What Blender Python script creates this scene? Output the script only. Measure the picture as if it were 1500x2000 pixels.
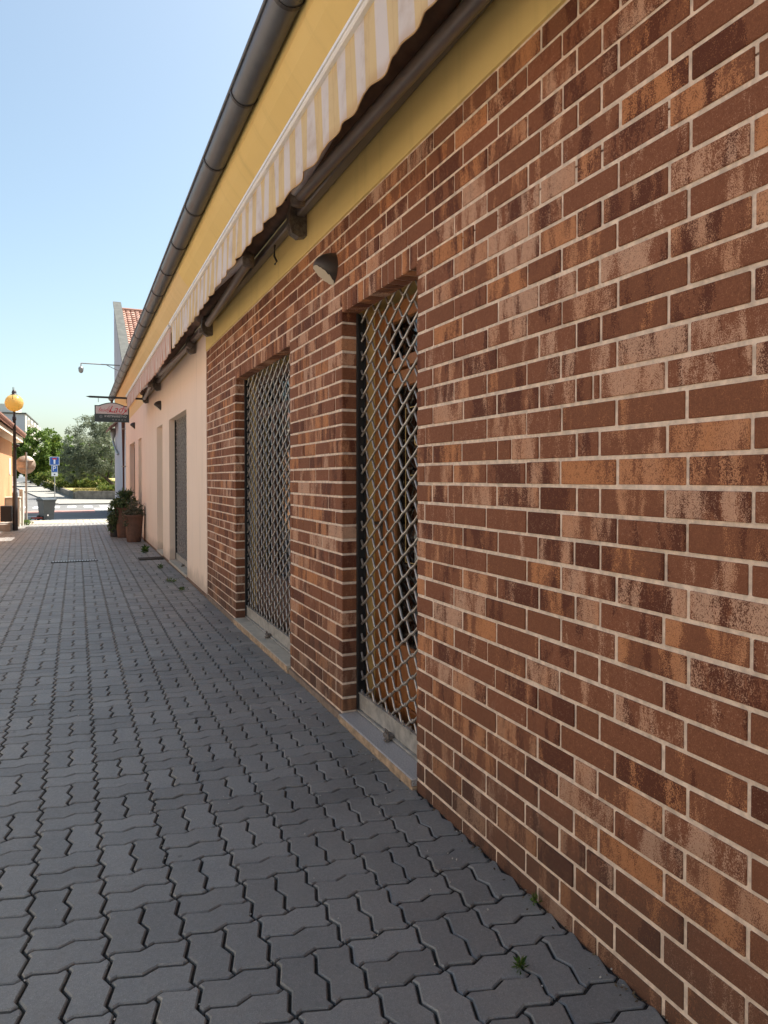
import bpy, bmesh, math, random
import numpy as np
from mathutils import Vector, Matrix
random.seed(7); RNG = np.random.default_rng(7)
R = math.radians
S = bpy.context.scene
for o in list(bpy.data.objects): bpy.data.objects.remove(o)
COL = S.collection

# ------------------------------------------------------------------ camera, sky, sun, exposure
cam_d = bpy.data.cameras.new('camera'); cam = bpy.data.objects.new('camera', cam_d); COL.objects.link(cam)
cam_d.sensor_fit = 'HORIZONTAL'; cam_d.sensor_width = 36.0; cam_d.lens = 32.64
cam_d.shift_x = 0.0; cam_d.shift_y = -0.0282
cam_d.clip_start = 0.05; cam_d.clip_end = 2000
cam.location = (0, 0, 1.405)
cam.rotation_euler = (R(90 - 1.0), 0, -math.atan(600 / 1360))
S.camera = cam
S.render.resolution_x = 768; S.render.resolution_y = 1024
SUN_EL, SUN_AZ = R(59), R(75)          # azimuth measured from +Y towards +X
w = bpy.data.worlds.new('World'); S.world = w; w.use_nodes = True
nt = w.node_tree; nt.nodes.clear()
sky = nt.nodes.new('ShaderNodeTexSky'); sky.sky_type = 'NISHITA'; sky.sun_disc = False
sky.sun_elevation = SUN_EL; sky.sun_rotation = SUN_AZ; sky.altitude = 200
sky.air_density = 1.0; sky.dust_density = 3.0; sky.ozone_density = 1.0
bg = nt.nodes.new('ShaderNodeBackground'); bg.inputs[1].default_value = 0.112
wo = nt.nodes.new('ShaderNodeOutputWorld')
tint = nt.nodes.new('ShaderNodeMix'); tint.data_type = 'RGBA'; tint.blend_type = 'MULTIPLY'; tint.inputs[0].default_value = 1.0
tint.inputs[7].default_value = (1.0, 1.015, .89, 1)      # hazy summer sky, a little greener and less violet
nt.links.new(sky.outputs[0], tint.inputs[6]); nt.links.new(tint.outputs[2], bg.inputs[0]); nt.links.new(bg.outputs[0], wo.inputs[0])
sd = bpy.data.lights.new('sun', 'SUN'); sd.energy = 5.0; sd.angle = R(0.5); sd.color = (1, .95, .87)
sun = bpy.data.objects.new('sun', sd); COL.objects.link(sun)
sdir = Vector((math.cos(SUN_EL) * math.sin(SUN_AZ), math.cos(SUN_EL) * math.cos(SUN_AZ), math.sin(SUN_EL)))
sun.rotation_euler = sdir.to_track_quat('Z', 'Y').to_euler(); sun.location = (10, 5, 30)
S.view_settings.view_transform = 'Standard'; S.view_settings.look = 'None'
S.view_settings.exposure = 1.22; S.view_settings.gamma = 1; S.view_settings.use_curve_mapping = False
try:
    S.cycles.max_bounces = 8; S.cycles.diffuse_bounces = 5; S.cycles.transparent_max_bounces = 16
except Exception: pass

# ------------------------------------------------------------------ helpers
def tag(o, label=None, cat=None, group=None, kind=None):
    if label: o['label'] = label
    if cat: o['category'] = cat
    if group: o['group'] = group
    if kind: o['kind'] = kind
    return o
def empty(name, loc=(0, 0, 0), label=None, cat=None, group=None, rz=0):
    o = bpy.data.objects.new(name, None); COL.objects.link(o); o.location = loc; o.rotation_euler = (0, 0, rz)
    o.empty_display_size = .1
    return tag(o, label, cat, group)
def link(name, me, parent=None, loc=(0, 0, 0), rot=(0, 0, 0)):
    o = bpy.data.objects.new(name, me); COL.objects.link(o); o.location = loc; o.rotation_euler = rot
    if parent is not None: o.parent = parent
    return o
class MB:
    def __init__(s): s.v = []; s.f = []; s.r = []; s.cur = 0.0; s.sm = []
    def add(s, vs, fs, smooth=False):
        n = len(s.v); s.v += [tuple(p) for p in vs]
        for f in fs: s.f.append(tuple(i + n for i in f)); s.r.append(s.cur); s.sm.append(smooth)
        return s
    def box(s, x0, x1, y0, y1, z0, z1):
        return s.add([(x0,y0,z0),(x1,y0,z0),(x1,y1,z0),(x0,y1,z0),(x0,y0,z1),(x1,y0,z1),(x1,y1,z1),(x0,y1,z1)],
                     [(3,2,1,0),(4,5,6,7),(0,1,5,4),(1,2,6,5),(2,3,7,6),(3,0,4,7)])
    def bbox(s, x0, x1, y0, y1, z0, z1, b):      # box with chamfered edges
        X=(x0,x1);Y=(y0,y1);Z=(z0,z1);vs=[];ix={}
        for a in (0,1):
            for c in (0,1):
                for d in (0,1):
                    sx=b if a==0 else -b; sy=b if c==0 else -b; sz=b if d==0 else -b
                    ix[a,c,d,'x']=len(vs); vs.append((X[a],Y[c]+sy,Z[d]+sz))
                    ix[a,c,d,'y']=len(vs); vs.append((X[a]+sx,Y[c],Z[d]+sz))
                    ix[a,c,d,'z']=len(vs); vs.append((X[a]+sx,Y[c]+sy,Z[d]))
        fs=[]; g=lambda a,c,d,k: ix[a,c,d,k]
        def q(*l, out):
            p=[Vector(vs[i]) for i in l]; n=(p[1]-p[0]).cross(p[2]-p[0])
            fs.append(tuple(l) if n.dot(Vector(out))>0 else tuple(reversed(l)))
        for a,sg in ((0,-1),(1,1)):
            q(g(a,0,0,'x'),g(a,1,0,'x'),g(a,1,1,'x'),g(a,0,1,'x'),out=(sg,0,0))
            q(g(0,a,0,'y'),g(1,a,0,'y'),g(1,a,1,'y'),g(0,a,1,'y'),out=(0,sg,0))
            q(g(0,0,a,'z'),g(1,0,a,'z'),g(1,1,a,'z'),g(0,1,a,'z'),out=(0,0,sg))
            for c,tg in ((0,-1),(1,1)):
                q(g(a,c,0,'x'),g(a,c,1,'x'),g(a,c,1,'y'),g(a,c,0,'y'),out=(sg,tg,0))
                q(g(a,0,c,'x'),g(a,1,c,'x'),g(a,1,c,'z'),g(a,0,c,'z'),out=(sg,0,tg))
                q(g(0,a,c,'y'),g(1,a,c,'y'),g(1,a,c,'z'),g(0,a,c,'z'),out=(0,sg,tg))
                for d,ug in ((0,-1),(1,1)):
                    q(g(a,c,d,'x'),g(a,c,d,'y'),g(a,c,d,'z'),out=(sg,tg,ug))
        return s.add(vs,fs)
    def tube(s, pts, r, n=8, cap=True, smooth=True):
        pts=[Vector(p) for p in pts]; m=len(pts); vs=[]; up=Vector((0,0,1))
        for i,p in enumerate(pts):
            t=(pts[min(i+1,m-1)]-pts[max(i-1,0)]).normalized()
            a=t.cross(up)
            if a.length<1e-3: a=t.cross(Vector((0,1,0)))
            a.normalize(); b=t.cross(a)
            rr=r[i] if isinstance(r,(list,tuple)) else r
            for k in range(n):
                an=2*math.pi*k/n; vs.append(p+a*(rr*math.cos(an))+b*(rr*math.sin(an)))
        fs=[]
        for i in range(m-1):
            for k in range(n):
                k2=(k+1)%n; fs.append((i*n+k,i*n+k2,(i+1)*n+k2,(i+1)*n+k))
        s.add(vs,fs,smooth)
        if cap: s.add(vs[:n],[tuple(range(n))]); s.add(vs[-n:],[tuple(reversed(range(n)))])
        return s
    def lathe(s, prof, c=(0,0,0), n=24, smooth=True):   # prof [(r,z)] bottom to top
        vs=[]; fs=[]
        for r,z in prof:
            for k in range(n):
                a=2*math.pi*k/n; vs.append((c[0]+r*math.cos(a),c[1]+r*math.sin(a),c[2]+z))
        for i in range(len(prof)-1):
            for k in range(n):
                k2=(k+1)%n; fs.append((i*n+k,i*n+k2,(i+1)*n+k2,(i+1)*n+k))
        s.add(vs,fs,smooth)
        return s
    def prism(s, poly, axis, a, b, smooth=False):       # closed 2D polygon extruded along axis
        def P(u,v,t): return (t,u,v) if axis=='x' else ((u,t,v) if axis=='y' else (u,v,t))
        n=len(poly); vs=[P(u,v,a) for u,v in poly]+[P(u,v,b) for u,v in poly]
        fs=[(i,(i+1)%n,(i+1)%n+n,i+n) for i in range(n)]
        s.add(vs,fs,smooth); s.add(vs[:n],[tuple(reversed(range(n)))]); s.add(vs[n:],[tuple(range(n))])
        return s
    def mesh(s, name, mat, rnd=False):
        me=bpy.data.meshes.new(name); me.from_pydata(s.v,[],s.f)
        if any(s.sm): me.polygons.foreach_set('use_smooth',s.sm)
        if rnd:
            at=me.attributes.new('rnd','FLOAT','FACE'); at.data.foreach_set('value',s.r)
        if mat is not None: me.materials.append(mat)
        me.update()
        return me
    def build(s, name, mat, parent=None, rnd=False, loc=(0,0,0), rot=(0,0,0), fix=True):
        me=s.mesh(name,mat,rnd)
        if fix:
            bm=bmesh.new(); bm.from_mesh(me); bmesh.ops.recalc_face_normals(bm,faces=bm.faces); bm.to_mesh(me); bm.free()
        return link(name,me,parent,loc,rot)
# ------------------------------------------------------------------ materials
class NB:
    def __init__(s,name):
        s.m=bpy.data.materials.new(name); s.m.use_nodes=True; s.t=s.m.node_tree
        s.b=s.t.nodes['Principled BSDF']; s.out=s.t.nodes['Material Output']
    def n(s,ty,**k):
        nd=s.t.nodes.new(ty)
        for a,b in k.items(): setattr(nd,a,b)
        return nd
    def l(s,a,b): s.t.links.new(a,b)
    def val(s,x,sock):
        if hasattr(x,'links') or isinstance(x,bpy.types.NodeSocket): s.l(x,sock)
        else: sock.default_value=x
    def math(s,op,a,b=0.0,clamp=False):
        nd=s.n('ShaderNodeMath',operation=op); nd.use_clamp=clamp; s.val(a,nd.inputs[0]); s.val(b,nd.inputs[1]); return nd.outputs[0]
    def pos(s): return s.n('ShaderNodeNewGeometry').outputs['Position']
    def xyz(s,v):
        nd=s.n('ShaderNodeSeparateXYZ'); s.l(v,nd.inputs[0]); return nd.outputs
    def comb(s,x,y,z):
        nd=s.n('ShaderNodeCombineXYZ'); s.val(x,nd.inputs[0]); s.val(y,nd.inputs[1]); s.val(z,nd.inputs[2]); return nd.outputs[0]
    def noise(s,v,scale,detail=3,rough=.55,dist=0):
        nd=s.n('ShaderNodeTexNoise'); s.l(v,nd.inputs['Vector']); nd.inputs['Scale'].default_value=scale
        nd.inputs['Detail'].default_value=detail; nd.inputs['Roughness'].default_value=rough; nd.inputs['Distortion'].default_value=dist
        return nd.outputs[0]
    def ramp(s,x,lo,hi,a=0.0,b=1.0):
        nd=s.n('ShaderNodeMapRange'); nd.interpolation_type='SMOOTHSTEP'; s.val(x,nd.inputs[0])
        nd.inputs[1].default_value=lo; nd.inputs[2].default_value=hi; nd.inputs[3].default_value=a; nd.inputs[4].default_value=b
        return nd.outputs[0]
    def mix(s,f,a,b,blend='MIX'):
        nd=s.n('ShaderNodeMix',data_type='RGBA',blend_type=blend); s.val(f,nd.inputs[0])
        for x,i in ((a,6),(b,7)):
            if isinstance(x,(tuple,list)): nd.inputs[i].default_value=(*x[:3],1)
            else: s.l(x,nd.inputs[i])
        return nd.outputs[2]
    def rnd(s):
        g=s.n('ShaderNodeAttribute',attribute_name='rnd'); o=s.n('ShaderNodeAttribute',attribute_name='rnd',attribute_type='OBJECT')
        return s.math('ADD',g.outputs['Fac'],o.outputs['Fac'])
    def col(s,c): s.val((*c[:3],1) if isinstance(c,(tuple,list)) else c,s.b.inputs['Base Color'])
    def bump(s,h,strength=.3,dist=.01):
        nd=s.n('ShaderNodeBump'); nd.inputs['Strength'].default_value=strength; nd.inputs['Distance'].default_value=dist
        s.l(h,nd.inputs['Height']); s.l(nd.outputs[0],s.b.inputs['Normal'])
    def rough(s,r): s.val(r,s.b.inputs['Roughness'])
def simple(name,c,rough=.7,metal=0,var=.12,scale=6,bump=0,bscale=80,dirt=0,spec=.5):
    k=NB(name); p=k.pos(); a=k.noise(p,scale,4,.6)
    cc=k.mix(k.ramp(a,.3,.7),tuple(x*(1-var) for x in c),tuple(min(1,x*(1+var)) for x in c))
    if dirt:
        d=k.noise(k.n('ShaderNodeNewGeometry').outputs['Position'],scale*.4,6,.7)
        cc=k.mix(k.math('MULTIPLY',k.ramp(d,.5,.75),dirt),cc,tuple(x*.35 for x in c))
    k.col(cc); k.rough(k.ramp(a,.2,.8,max(.02,rough-.07),min(1,rough+.07))); k.b.inputs['Metallic'].default_value=metal
    k.b.inputs['Specular IOR Level'].default_value=spec
    if bump: k.bump(k.noise(p,bscale,3,.6),bump,.004)
    return k.m
M={}
def mk_brick():
    k=NB('clinker_brick'); r=k.rnd(); p=k.pos(); x,y,z=k.xyz(p)
    h1=k.math('FRACT',k.math('MULTIPLY',r,17.31)); h2=k.math('FRACT',k.math('MULTIPLY',r,43.77)); h3=k.math('FRACT',k.math('MULTIPLY',r,71.13))
    u=k.math('ADD',y,k.math('MULTIPLY',x,1.0))
    warp=k.math('MULTIPLY',k.math('SUBTRACT',k.noise(p,14,3,.6),.5),.03)
    u=k.math('ADD',u,warp)
    v1=k.comb(k.math('ADD',u,k.math('MULTIPLY',r,53.0)),k.math('MULTIPLY',z,.2),k.math('MULTIPLY',r,31.0))
    v2=k.comb(k.math('ADD',u,k.math('MULTIPLY',r,91.0)),k.math('MULTIPLY',z,.25),k.math('MULTIPLY',r,13.0))
    n1=k.noise(v1,13,4,.62); n2=k.noise(v2,11,4,.62); fine=k.noise(p,420,2,.6); fine2=k.noise(p,190,3,.6)
    sp=k.ramp(k.noise(k.comb(k.math('MULTIPLY',x,1.),k.math('MULTIPLY',y,1.),k.math('MULTIPLY',z,.75)),400,2,.6),.32,.68)
    sp2=k.ramp(k.noise(p,90,3,.6),.3,.7); sp=k.math('ADD',k.math('MULTIPLY',sp,.75),k.math('MULTIPLY',sp2,.25))
    c1=k.math('MULTIPLY',k.math('SUBTRACT',n1,.5),2.0); c2=k.math('MULTIPLY',k.math('SUBTRACT',n2,.5),2.0)
    bias=k.math('MULTIPLY',k.math('SUBTRACT',h1,.56),.55)
    cov=k.ramp(k.math('ADD',c1,bias),-.12,.34,0.0,.76)
    ml=k.ramp(k.math('SUBTRACT',cov,sp),-.32,.28)
    bias2=k.math('MULTIPLY',k.math('SUBTRACT',h2,.70),.55)
    cov2=k.ramp(k.math('ADD',c2,bias2),-.08,.20)
    md=k.ramp(k.math('SUBTRACT',cov2,k.math('SUBTRACT',1.0,sp)),-.35,.25)
    hue=k.ramp(k.math('ADD',k.math('MULTIPLY',h3,.7),k.math('MULTIPLY',n2,.5)),.30,.85)
    base=k.mix(k.ramp(fine2,.3,.7),(.166,.060,.028),(.222,.085,.041))
    base=k.mix(h3,base,k.mix(.5,base,(.245,.085,.042)))
    light=k.mix(hue,(.58,.245,.10),(.63,.385,.26))
    c=k.mix(md,base,(.105,.030,.014)); c=k.mix(k.math('MULTIPLY',ml,.78),c,light)
    soil=k.ramp(k.math('ADD',z,k.math('MULTIPLY',k.noise(p,5,4,.6),-.5)),-.25,.42)   # splash dirt plus painted-in shade, darkening the lowest courses
    c=k.mix(soil,k.mix(.55,c,(.06,.045,.035)),c)  # soil mask here holds splash dirt and painted-in shade
    k.col(c); k.rough(.82); k.b.inputs['Specular IOR Level'].default_value=.35
    pit=k.ramp(k.noise(p,75,3,.6),.28,.40); k.bump(k.math('ADD',k.math('ADD',fine2,k.math('MULTIPLY',fine,.6)),pit),.55,.003); return k.m
M['brick']=mk_brick()
def mk_paver():
    k=NB('concrete_paver'); r=k.rnd(); p=k.pos()
    h1=k.math('FRACT',k.math('MULTIPLY',r,17.31)); h2=k.math('FRACT',k.math('MULTIPLY',r,43.77))
    a=k.noise(p,3.0,5,.6); fine=k.noise(p,330,3,.65); mid=k.noise(p,60,3,.6)
    c=k.mix(h1,(.205,.202,.192),(.320,.314,.298)); c=k.mix(k.math('MULTIPLY',h2,.3),c,(.26,.24,.215))
    c=k.mix(k.ramp(fine,.30,.72),k.mix(.40,c,(.06,.06,.06)),c)
    c=k.mix(k.math('MULTIPLY',k.ramp(fine,.66,.76),.6),c,(.55,.53,.50))
    c=k.mix(k.math('MULTIPLY',k.ramp(a,.45,.72),.35),c,(.30,.285,.26))
    spot=k.ramp(k.noise(p,7,2,.5),.73,.78); c=k.mix(k.math('MULTIPLY',spot,.55),c,(.03,.03,.03))
    st=k.noise(p,1.1,6,.7,.6); c=k.mix(k.math('MULTIPLY',k.ramp(st,.52,.68),.32),c,(.085,.08,.075))
    vor=k.n('ShaderNodeTexVoronoi'); vor.inputs['Scale'].default_value=2.2; k.l(p,vor.inputs['Vector']); gum=k.ramp(vor.outputs['Distance'],.045,.03); c=k.mix(k.math('MULTIPLY',gum,.75),c,(.035,.034,.033))
    gr=k.noise(p,115,4,.75); c=k.mix(k.math('MULTIPLY',k.ramp(gr,.40,.62),.42),c,k.mix(.5,c,(.06,.06,.06))); gl=k.ramp(k.noise(p,170,2,.6),.62,.72); c=k.mix(k.math('MULTIPLY',gl,.35),c,(.42,.41,.39))
    spk=k.ramp(k.noise(p,520,1,.5),.70,.76); c=k.mix(k.math('MULTIPLY',spk,.7),c,(.62,.60,.56))
    k.col(c); k.rough(k.ramp(mid,.3,.7,.46,.62)); k.b.inputs['Specular IOR Level'].default_value=.85
    k.bump(k.math('ADD',fine,k.math('MULTIPLY',mid,.7)),.5,.003); return k.m
M['paver']=mk_paver()
def mk_bed():
    k=NB('joint_sand'); p=k.pos(); a=k.noise(p,150,4,.7); b=k.noise(p,9,3)
    c=k.mix(k.ramp(a,.35,.75),(.014,.012,.011),(.055,.048,.04)); c=k.mix(k.math('MULTIPLY',k.ramp(b,.66,.74),.5),c,(.03,.05,.015))
    c=k.mix(k.ramp(k.noise(p,260,2),.72,.76),c,(.4,.38,.35))
    k.col(c); k.rough(.95); k.bump(a,.8,.006); return k.m
M['bed']=mk_bed()
def mk_plaster(name,c,c2):
    k=NB(name); p=k.pos(); x,y,z=k.xyz(p); a=k.noise(p,1.1,5,.6); g=k.noise(p,190,3,.6)
    st=k.noise(k.comb(k.math('MULTIPLY',y,7.0),k.math('MULTIPLY',z,.5),0.0),1.0,4,.65)
    cc=k.mix(k.ramp(a,.3,.7),c,c2); cc=k.mix(k.math('MULTIPLY',k.ramp(st,.5,.8),.30),cc,tuple(q*.55 for q in c))
    soil=k.ramp(k.math('ADD',z,k.math('MULTIPLY',k.noise(p,6,4,.6),-.3)),-.12,.12)
    cc=k.mix(soil,k.mix(.45,cc,(.16,.11,.08)),cc)
    k.col(cc); k.rough(.88); k.bump(g,.22,.003); return k.m
M['peach']=mk_plaster('peach_plaster',(.83,.655,.53),(.86,.68,.555))
M['yellow']=mk_plaster('yellow_plaster',(.74,.525,.19),(.77,.555,.215))
M['peach_soffit']=mk_plaster('pale_peach_soffit',(.74,.53,.25),(.77,.56,.28))
M['orange']=mk_plaster('orange_render',(.52,.26,.125),(.58,.30,.15))
M['cream']=mk_plaster('cream_render',(.72,.64,.52),(.76,.68,.56))
M['lilac']=mk_plaster('pale_lilac_render',(.46,.43,.45),(.52,.48,.50))
M['mortar']=simple('mortar',(.73,.585,.47),.92,var=.2,scale=30,bump=.9,bscale=220,dirt=.4)
M['gutter']=simple('gutter_metal',(.115,.118,.13),.42,metal=.35,var=.12,scale=5)
M['gutter_dark']=simple('gutter_bracket_metal',(.045,.04,.042),.5,metal=.3)
M['armgrey']=simple('silver_arm',(.55,.55,.58),.4,metal=.3,var=.08)
M['alu']=simple('white_bar_paint',(.80,.76,.72),.35,var=.05)
M['darkbar']=simple('bronze_bar_paint',(.22,.19,.175),.4,metal=.3,var=.1)
M['bracket']=simple('grimy_cast_metal',(.17,.145,.125),.6,metal=.4,var=.35,scale=40)
M['steel']=simple('grille_steel',(.46,.42,.375),.33,metal=.75,var=.25,scale=30,dirt=.3)
M['rail']=simple('galvanised_rail',(.42,.40,.37),.5,metal=.45,var=.2,scale=22,dirt=.5,bump=.1)
M['guide']=simple('dark_guide',(.02,.02,.021),.5)
M['wood']=None
def mk_wood(name,a,b):
    k=NB(name); p=k.pos(); x,y,z=k.xyz(p)
    g=k.noise(k.comb(k.math('MULTIPLY',x,30.),k.math('MULTIPLY',y,30.),k.math('MULTIPLY',z,1.5)),2.0,4,.6,.4)
    k.col(k.mix(k.ramp(g,.3,.7),a,b)); k.rough(.42); k.bump(g,.1,.002); return k.m
M['wood']=mk_wood('orange_brown_wood',(.24,.085,.024),(.33,.13,.04))
M['darkwood']=mk_wood('dark_brown_wood',(.07,.03,.018),(.11,.05,.03))
def mk_glass():
    k=NB('window_glass'); tr=k.n('ShaderNodeBsdfTransparent'); tr.inputs[0].default_value=(.55,.58,.56,1)
    gl=k.n('ShaderNodeBsdfGlossy'); gl.inputs['Roughness'].default_value=.015; gl.inputs[0].default_value=(.9,.92,.92,1)
    fr=k.n('ShaderNodeFresnel'); fr.inputs[0].default_value=1.5
    mx=k.n('ShaderNodeMixShader'); k.l(k.math('MULTIPLY',fr.outputs[0],1.3,True),mx.inputs[0]); k.l(tr.outputs[0],mx.inputs[1]); k.l(gl.outputs[0],mx.inputs[2])
    k.l(mx.outputs[0],k.out.inputs[0]); return k.m
M['glass']=mk_glass()
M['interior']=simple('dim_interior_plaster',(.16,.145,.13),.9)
M['curtain']=simple('lace_curtain',(.72,.70,.66),.9,var=.15,scale=14)
M['granite']=simple('speckled_granite_sill',(.40,.37,.355),.5,var=.45,scale=170,bump=.1,dirt=.3)
M['stone']=simple('beige_stone_sill',(.46,.41,.33),.6,var=.15,scale=12,dirt=.4)
M['silledge']=simple('rusty_sill_edge',(.38,.27,.18),.85,var=.35,scale=20,bump=.3)
M['gold']=simple('gold_lettering',(.55,.38,.12),.4)
def mk_stripe(name,c1,c2,wid,c3):
    k=NB(name); p=k.pos(); x,y,z=k.xyz(p)
    t=k.math('FRACT',k.math('DIVIDE',k.math('ADD',y,k.math('MULTIPLY',k.noise(p,3,2),.01)),wid))
    m=k.ramp(k.math('ABSOLUTE',k.math('SUBTRACT',t,.5)),.235,.265)
    c=k.mix(m,c1,c2); m2=k.ramp(k.math('ABSOLUTE',k.math('SUBTRACT',t,.5)),.47,.49); c=k.mix(k.math('MULTIPLY',m2,.5),c,c3)
    d=k.noise(p,5,5,.65); c=k.mix(k.math('MULTIPLY',k.ramp(d,.45,.75),.4),c,(.42,.27,.15))
    low=k.ramp(k.math('ADD',z,k.math('MULTIPLY',d,.10)),2.955,2.90); c=k.mix(k.math('MULTIPLY',low,.45),c,(.5,.27,.12))
    k.col(c); k.rough(.9); k.bump(k.noise(p,500,2),.1,.001)
    tl=k.n('ShaderNodeBsdfTranslucent'); k.l(c,tl.inputs[0]); mx=k.n('ShaderNodeMixShader'); mx.inputs[0].default_value=.25
    k.l(k.b.outputs[0],mx.inputs[1]); k.l(tl.outputs[0],mx.inputs[2]); k.l(mx.outputs[0],k.out.inputs[0]); return k.m
M['cloth_y']=mk_stripe('yellow_striped_canvas',(.78,.72,.70),(.78,.60,.33),.20,(.70,.50,.28))
M['cloth_r']=mk_stripe('red_striped_canvas',(.72,.62,.56),(.64,.36,.28),.11,(.58,.26,.2))
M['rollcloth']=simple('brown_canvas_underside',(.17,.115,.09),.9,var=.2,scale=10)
M['lens']=simple('frosted_lens',(.52,.44,.33),.45,var=.06)
M['lampbody']=simple('dark_lamp_housing',(.045,.035,.03),.45)
M['terracotta']=simple('terracotta_pot',(.13,.066,.046),.8,var=.2,scale=10,dirt=.3)
M['blackpot']=simple('dark_plastic_pot',(.035,.035,.04),.6)
M['soil']=simple('potting_soil',(.03,.022,.015),.95,bump=.5)
M['asphalt']=simple('asphalt',(.15,.148,.145),.9,var=.2,scale=4,bump=.3,bscale=120)
M['sidewalk']=simple('grey_sidewalk',(.25,.24,.215),.9,var=.15,scale=3)
M['kerb']=simple('kerb_stone',(.27,.25,.22),.9,var=.15)
M['paint']=simple('road_paint',(.72,.71,.68),.7,var=.12,scale=4)
M['redlane']=simple('red_lane_paint',(.36,.19,.16),.85,var=.15,scale=3)
M['earth']=simple('dry_earth',(.16,.13,.08),.95,var=.3,scale=.5)
M['drygrass']=simple('dry_grass',(.38,.31,.12),.95,var=.35,scale=1.5,bump=.6,bscale=15)
M['lowwall']=simple('low_stone_wall',(.17,.15,.125),.95,var=.3,scale=3,bump=.5,bscale=20)
M['tile']=None
def mk_tile():
    k=NB('red_roof_tile'); r=k.rnd(); h=k.math('FRACT',k.math('MULTIPLY',r,17.31)); p=k.pos()
    c=k.mix(h,(.30,.15,.105),(.46,.28,.22)); c=k.mix(k.math('MULTIPLY',k.ramp(k.noise(p,5,4),.5,.8),.5),c,(.2,.09,.06)); k.col(c); k.rough(.8); return k.m
M['tile']=mk_tile()
M['parapet']=simple('weathered_coping',(.09,.093,.085),.9,var=.25,scale=4)
M['pole']=simple('dark_pole_paint',(.055,.05,.05),.5,metal=.3)
M['greypole']=simple('galvanised_pole',(.33,.32,.30),.5,metal=.4)
M['globe']=simple('amber_globe',(.74,.52,.17),.28,var=.06,scale=3)
M['signback']=simple('sign_back_metal',(.42,.33,.26),.5,metal=.2,var=.2,scale=9)
M['cabinet']=simple('beige_cabinet',(.50,.47,.40),.7,var=.1,dirt=.3)
M['concrete']=simple('concrete_block',(.27,.25,.23),.9,var=.2,dirt=.3)
M['blackbin']=simple('black_bin_plastic',(.012,.013,.016),.5)
M['greybin']=simple('grey_bin_plastic',(.06,.072,.08),.5,var=.08)
M['rubber']=simple('rubber',(.015,.015,.015),.8)
M['red']=simple('red_plastic',(.30,.05,.04),.6)
M['blue']=simple('traffic_blue',(.02,.10,.38),.5,var=.03)
M['white']=simple('white_sheet',(.78,.78,.77),.5,var=.03)
M['signred']=simple('sign_red',(.55,.03,.05),.5,var=.02)
M['signdark']=simple('sign_dark_green',(.045,.06,.062),.55,var=.05)
M['signpale']=simple('sign_pale_pink',(.62,.52,.50),.55,var=.03)
M['iron']=simple('wrought_iron',(.03,.028,.028),.6)
M['carwhite']=simple('white_car_paint',(.75,.75,.75),.25,var=.02)
M['carblue']=simple('pale_blue_car_paint',(.45,.58,.68),.25,var=.02)
M['carglass']=simple('car_window',(.02,.03,.035),.08)
M['aptgrey']=simple('grey_panel',(.46,.50,.55),.85,var=.05,scale=.3)
M['aptwhite']=simple('white_panel',(.68,.66,.60),.85,var=.05,scale=.3)
M['bark']=simple('bark',(.075,.055,.04),.95,var=.3,scale=9,bump=.6,bscale=20)
M['grate']=simple('cast_grate',(.04,.035,.033),.6,metal=.5)
M['grate_zinc']=simple('zinc_grate',(.46,.46,.45),.4,metal=.6)
def mk_leaf(name,a,b,c3,tl=.4):
    k=NB(name); r=k.rnd(); c=k.mix(r,a,b); c=k.mix(k.ramp(k.math('FRACT',k.math('MULTIPLY',r,7.7)),.8,.95),c,c3)
    k.col(c); k.rough(.6); k.b.inputs['Specular IOR Level'].default_value=.3
    t=k.n('ShaderNodeBsdfTranslucent'); k.l(c,t.inputs[0]); mx=k.n('ShaderNodeMixShader'); mx.inputs[0].default_value=tl
    k.l(k.b.outputs[0],mx.inputs[1]); k.l(t.outputs[0],mx.inputs[2]); k.l(mx.outputs[0],k.out.inputs[0]); return k.m
def mk_globe():
    k=NB('amber_glass_globe'); k.col((.80,.60,.24)); k.rough(.2); t=k.n('ShaderNodeBsdfTranslucent'); t.inputs[0].default_value=(.85,.66,.26,1)
    mx=k.n('ShaderNodeMixShader'); mx.inputs[0].default_value=.55; k.l(k.b.outputs[0],mx.inputs[1]); k.l(t.outputs[0],mx.inputs[2]); k.l(mx.outputs[0],k.out.inputs[0]); return k.m
M['globe']=mk_globe()
M['leaf']=mk_leaf('broad_leaf',(.06,.11,.02),(.155,.24,.045),(.25,.32,.07))
M['leaf_grey']=mk_leaf('feathery_grey_leaf',(.10,.13,.08),(.22,.25,.16),(.33,.35,.24))
M['juniper']=mk_leaf('juniper_needles',(.045,.08,.016),(.18,.23,.045),(.32,.28,.07))
M['plant']=mk_leaf('pot_leaf',(.04,.075,.025),(.12,.165,.065),(.17,.21,.13),.25)
M['sage']=mk_leaf('sage_leaf',(.08,.09,.05),(.15,.14,.10),(.20,.14,.11),.25)
M['weed']=mk_leaf('weed_leaf',(.03,.08,.012),(.10,.16,.03),(.2,.2,.06),.3)

# ------------------------------------------------------------------ ground, roads
def g(y):
    if y<23: return 0.0
    if y<33: return -.35*(y-23)/10
    if y<54: return -.35
    return -.35+1.25*min(1,(y-54)/56)
YS=[-60,-3,0,5,10,15,20,23,25,27,29,31,33,38,44,50,54,60,66,72,80,90,100,110,130,160,220,300,500,900]
def sheet(name,xa,xb,ya,yb,off,mat,parent=None,kind=None,poly=None):
    mb=MB(); ys=sorted({ya,yb}|{y for y in YS if ya<y<yb}); f=(lambda y:(xa,xb)) if poly is None else poly
    for i in range(len(ys)-1):
        y0,y1=ys[i],ys[i+1]; a0,b0=f(y0); a1,b1=f(y1)
        mb.add([(a0,y0,g(y0)+off),(b0,y0,g(y0)+off),(b1,y1,g(y1)+off),(a1,y1,g(y1)+off)],[(0,1,2,3)])
    o=mb.build(name,mat,parent,fix=False)
    if kind: o['kind']=kind
    return o
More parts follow.
